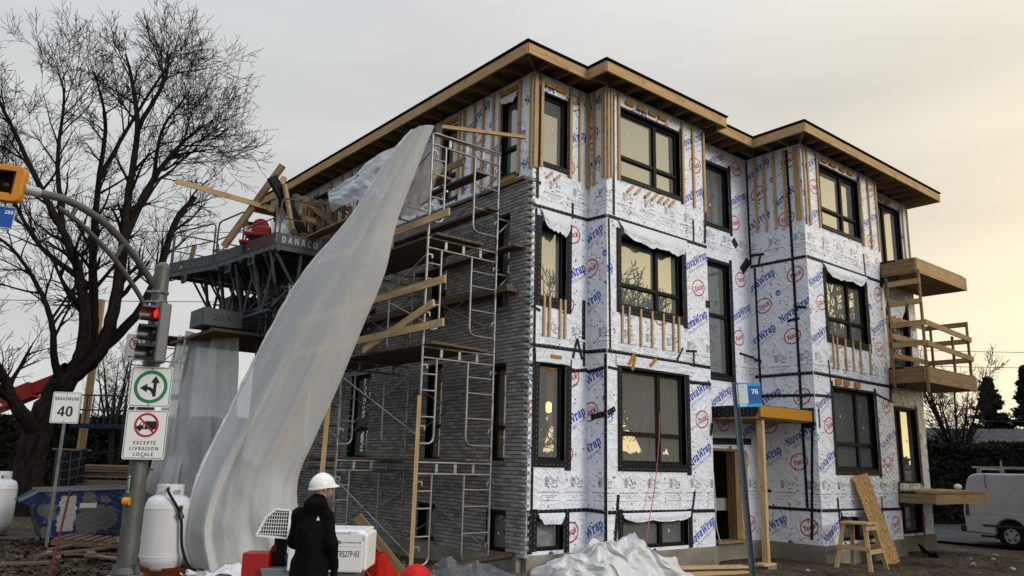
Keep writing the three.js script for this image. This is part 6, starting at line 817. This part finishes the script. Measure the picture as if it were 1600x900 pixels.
// ---------------------------------------------------------------- front yard
{
  const z0 = 1.6, g = new RoundedBoxGeometry(0.66, 1.95, 0.012, 1, 0.002);
  const t = single('osb_panel', box(0.68, 1.93, 0.012), M.osb, 'speckled strand board panel leaning against the wrapped wing', 'board'); t.position.set(8.58, 0.71, 1.84); t.rotation.order = 'ZXY'; t.rotation.set(-0.24, 0, 0.14);
  // step stand
  const s = thing('step_stand', 'raw lumber step stand in front of the leaning strand board', 'stool', [7.1, -0.19, 2.2], 0.1); const L = (n, p, q, w = 0.04, h = 0.08) => part(n, bar(p, q, w, h), M.lumber, s);
  for (const z of [-0.28, 0.28]) { L('leg', [-0.24, 0.86, z * 0.75], [-0.42, 0, z * 1.2]); L('leg', [0.2, 0.86, z * 0.75], [0.4, 0, z * 1.2]); L('stretcher', [-0.35, 0.36, z * 1.1], [0.33, 0.36, z * 1.1]); L('top_rail', [-0.3, 0.8, z * 0.86], [0.27, 0.8, z * 0.86]); }
  for (const x of [-0.36, 0.34]) L('stretcher', [x, 0.42, -0.32], [x, 0.42, 0.32]); for (let k = 0; k < 4; k++) part('top_slat', box(0.13, 0.035, 0.56, -0.22 + k * 0.137, 0.885 + (k % 2) * 0.003, 0), M.lumber, s);
  // canopy prop
  const p = thing('canopy_post', 'raw timber post propping the entrance canopy on a small pad', 'post', [5.03, -0.2, 1.4]); part('post', merge([box(0.085, 2.72, 0.04, 0, 1.5, 0.02), box(0.04, 2.72, 0.085, -0.02, 1.5, -0.045)]), M.lumber, p); part('footing_board', box(0.42, 0.04, 0.22, -0.08, 0.14, 0), M.lumber, p); part('footing_block', box(0.3, 0.16, 0.2, 0.0, 0.03, 0), M.concrete, p);
  for (const [a, b, y, k] of [[[2.5, 0.95], [4.35, 1.35], 0.03, 'upper'], [[2.45, 1.2], [4.25, 1.48], -0.05, 'lower']]) LB([a[0], y - 0.06, a[1]], [b[0], y - 0.1, b[1]], k + ' pale plank lying on the ground before the entrance', 0.22, 0.04, M.lumber);
  single('hanging_cord', pipe([[2.98, 2.72, 0.52], [2.9, 2.2, 0.56], [2.7, 1.4, 0.62], [2.35, 0.7, 0.75], [2.1, 0.35, 0.9]], 0.009, 40, 6), std({ color: 0xa9555a, roughness: 0.5 }), 'thin pink cord hanging from the bay window to the plastic heap', 'cord');
  single('wrap_scrap', sheet(16, 10, (u, v) => [10.55 + u * 0.45, 0.34 * (1 - u) * (1 - v * 0.5) + 0.04 * Math.sin(u * 9 + v * 5) - 0.22, 1.75 + v * 0.35 + 0.1 * u]), M.black, 'crumpled black membrane scrap beside the far footing', 'scrap'); single('white_bag', new THREE.IcosahedronGeometry(0.09, 2).scale(1.2, 0.8, 1).translate(12.35, 1.4, 2.1), M.white, 'small white bag on the lowest balcony deck', 'bag');
}
// work lamp burning inside the corner room
{
  const t = thing('work_lamp', 'bright work lamp glowing inside the corner window', 'lamp', [1.49, 1.08, -1.0]); part('stand', rod([0, 0, 0], [0, 1.55, 0], 0.02, 8), M.steelDark, t); part('bulb', new THREE.CapsuleGeometry(0.05, 0.12, 6, 14).translate(0, 1.7, 0), std({ color: 0xffe9a0, emissive: 0xffd040, emissiveIntensity: 12 }), t); part('base', new THREE.CylinderGeometry(0.2, 0.22, 0.03, 20).translate(0, 0.015, 0), M.steelDark, t);
  const l = new THREE.PointLight(0xffc050, 9, 0, 2); l.position.set(1.49, 2.78, -0.85); l.castShadow = true; l.shadow.radius = 4; scene.add(l);
}
// ---------------------------------------------------------------- van
{
  const t = thing('white_van', 'dull white cargo van with roof rack parked beside the site', 'van', [18.2, -0.36, 0.35]);
  const pm = std({ map: tex(256, 256, (u, v) => { const n = fbm(u, v, 6, 6, 4, 951); return grey(158 + 30 * (n - 0.5)); }, { rep: [0.3, 0.3] }), roughness: 0.35, metalness: 0.1 });
  const s = new THREE.Shape(); s.moveTo(0.02, 0.48); s.lineTo(-0.02, 1.0); s.quadraticCurveTo(0.06, 1.6, 0.16, 1.9); s.quadraticCurveTo(0.22, 2.04, 0.45, 2.06); s.lineTo(4.0, 2.08); s.quadraticCurveTo(4.3, 2.05, 4.45, 1.9); s.lineTo(5.0, 1.22); s.quadraticCurveTo(5.7, 1.12, 5.78, 0.9); s.lineTo(5.8, 0.45); s.lineTo(4.98, 0.42); s.absarc(4.55, 0.42, 0.43, 0, Math.PI, false); s.lineTo(1.62, 0.42); s.absarc(1.17, 0.42, 0.45, 0, Math.PI, false); s.lineTo(0.02, 0.44);
  const g = new THREE.ExtrudeGeometry(s, { depth: 1.8, bevelEnabled: true, bevelSize: 0.05, bevelThickness: 0.09, bevelSegments: 4, curveSegments: 20 }).rotateY(-Math.PI / 2).translate(0.9, 0, 0); part('body', g, pm, t);
  part('wheel_well', box(1.7, 0.75, 4.4, 0, 0.62, 2.9), M.black, t);
  for (const z of [1.17, 4.55]) for (const x of [-0.86, 0.86]) { const sg = Math.sign(x), w = part('wheel', new THREE.LatheGeometry([[0.21, -0.11], [0.3, -0.12], [0.355, -0.09], [0.365, 0], [0.355, 0.09], [0.3, 0.12], [0.21, 0.11]].map(([a, b]) => new THREE.Vector2(a, b)), 32).rotateZ(Math.PI / 2).translate(x, 0.365, z), std({ color: 0x17171a, roughness: 0.9 }), t); part('rim', merge([new THREE.CylinderGeometry(0.212, 0.212, 0.16, 28).rotateZ(Math.PI / 2).translate(x, 0.365, z), new THREE.CylinderGeometry(0.07, 0.08, 0.05, 18).rotateZ(Math.PI / 2).translate(x + sg * 0.1, 0.365, z)]), std({ color: 0x9a9b9c, roughness: 0.45, metalness: 0.5 }), w); for (let k = 0; k < 5; k++) { const a = k * 1.257; part('rim_hole', new THREE.CylinderGeometry(0.032, 0.032, 0.01, 10).rotateZ(Math.PI / 2).translate(x + sg * 0.08, 0.365 + Math.cos(a) * 0.14, z + Math.sin(a) * 0.14), M.black, w); } }
  part('rear_bumper', new RoundedBoxGeometry(1.9, 0.2, 0.2, 3, 0.04).translate(0, 0.5, -0.1), std({ color: 0x1d1d1f, roughness: 0.6 }), t); part('tail_light', box(0.05, 0.55, 0.1, -0.97, 1.15, 0.06), std({ color: 0x5a1512, roughness: 0.3 }), t); part('rear_window', box(1.5, 0.5, 0.02, 0, 1.55, 0.06), M.frameBlack, t); part('side_crease', box(0.012, 0.05, 5.2, -0.992, 0.98, 2.75), pm, t); part('door_seam', box(0.006, 1.3, 0.014, -0.993, 1.2, 1.95), M.black, t); part('side_window', box(0.02, 0.5, 0.9, -0.985, 1.6, 3.9), M.frameBlack, t); part('windscreen', box(1.5, 0.85, 0.02).rotateX(0.68).translate(0, 1.58, 4.78), M.frameBlack, t); part('exhaust', rod([-0.75, 0.3, 0.3], [-0.75, 0.3, 0.9], 0.03, 8), M.steelDark, t);
  for (const z of [0.45, 2.2, 3.7]) part('rack_bar', merge([box(1.9, 0.05, 0.07, 0, 2.24, z), box(0.06, 0.14, 0.1, -0.9, 2.16, z), box(0.06, 0.14, 0.1, 0.9, 2.16, z)]), M.galv, t); for (const x of [-0.85, 0.85]) part('rack_rail', box(0.06, 0.06, 3.9, x, 2.285, 2.2), M.galv, t); part('ladder_clamp', merge([box(0.04, 0.2, 0.04, -0.7, 2.38, 1.0), box(0.3, 0.03, 0.04, -0.6, 2.3, 0.9)]), M.galv, t);
  part('door_handle', box(0.02, 0.035, 0.16, -0.998, 1.05, 2.1), M.black, t); part('door_seam', box(0.006, 1.3, 0.014, -0.993, 1.2, 3.3), M.black, t); part('fuel_door', box(0.008, 0.16, 0.16, -0.994, 0.82, 0.3), pm, t); part('rub_strip', box(0.014, 0.06, 4.9, -0.995, 0.62, 2.9), std({ color: 0x2a2b2d, roughness: 0.7 }), t); part('rear_door_seam', box(0.012, 1.3, 0.02, 0, 1.2, -0.03), M.black, t);
  part('tie_cord', pipe([[-1.0, 2.1, 0.62], [-1.01, 1.8, 0.63], [-1.0, 1.68, 0.66]], 0.008, 12, 5), M.black, t);
}
renderer.render(scene, camera);
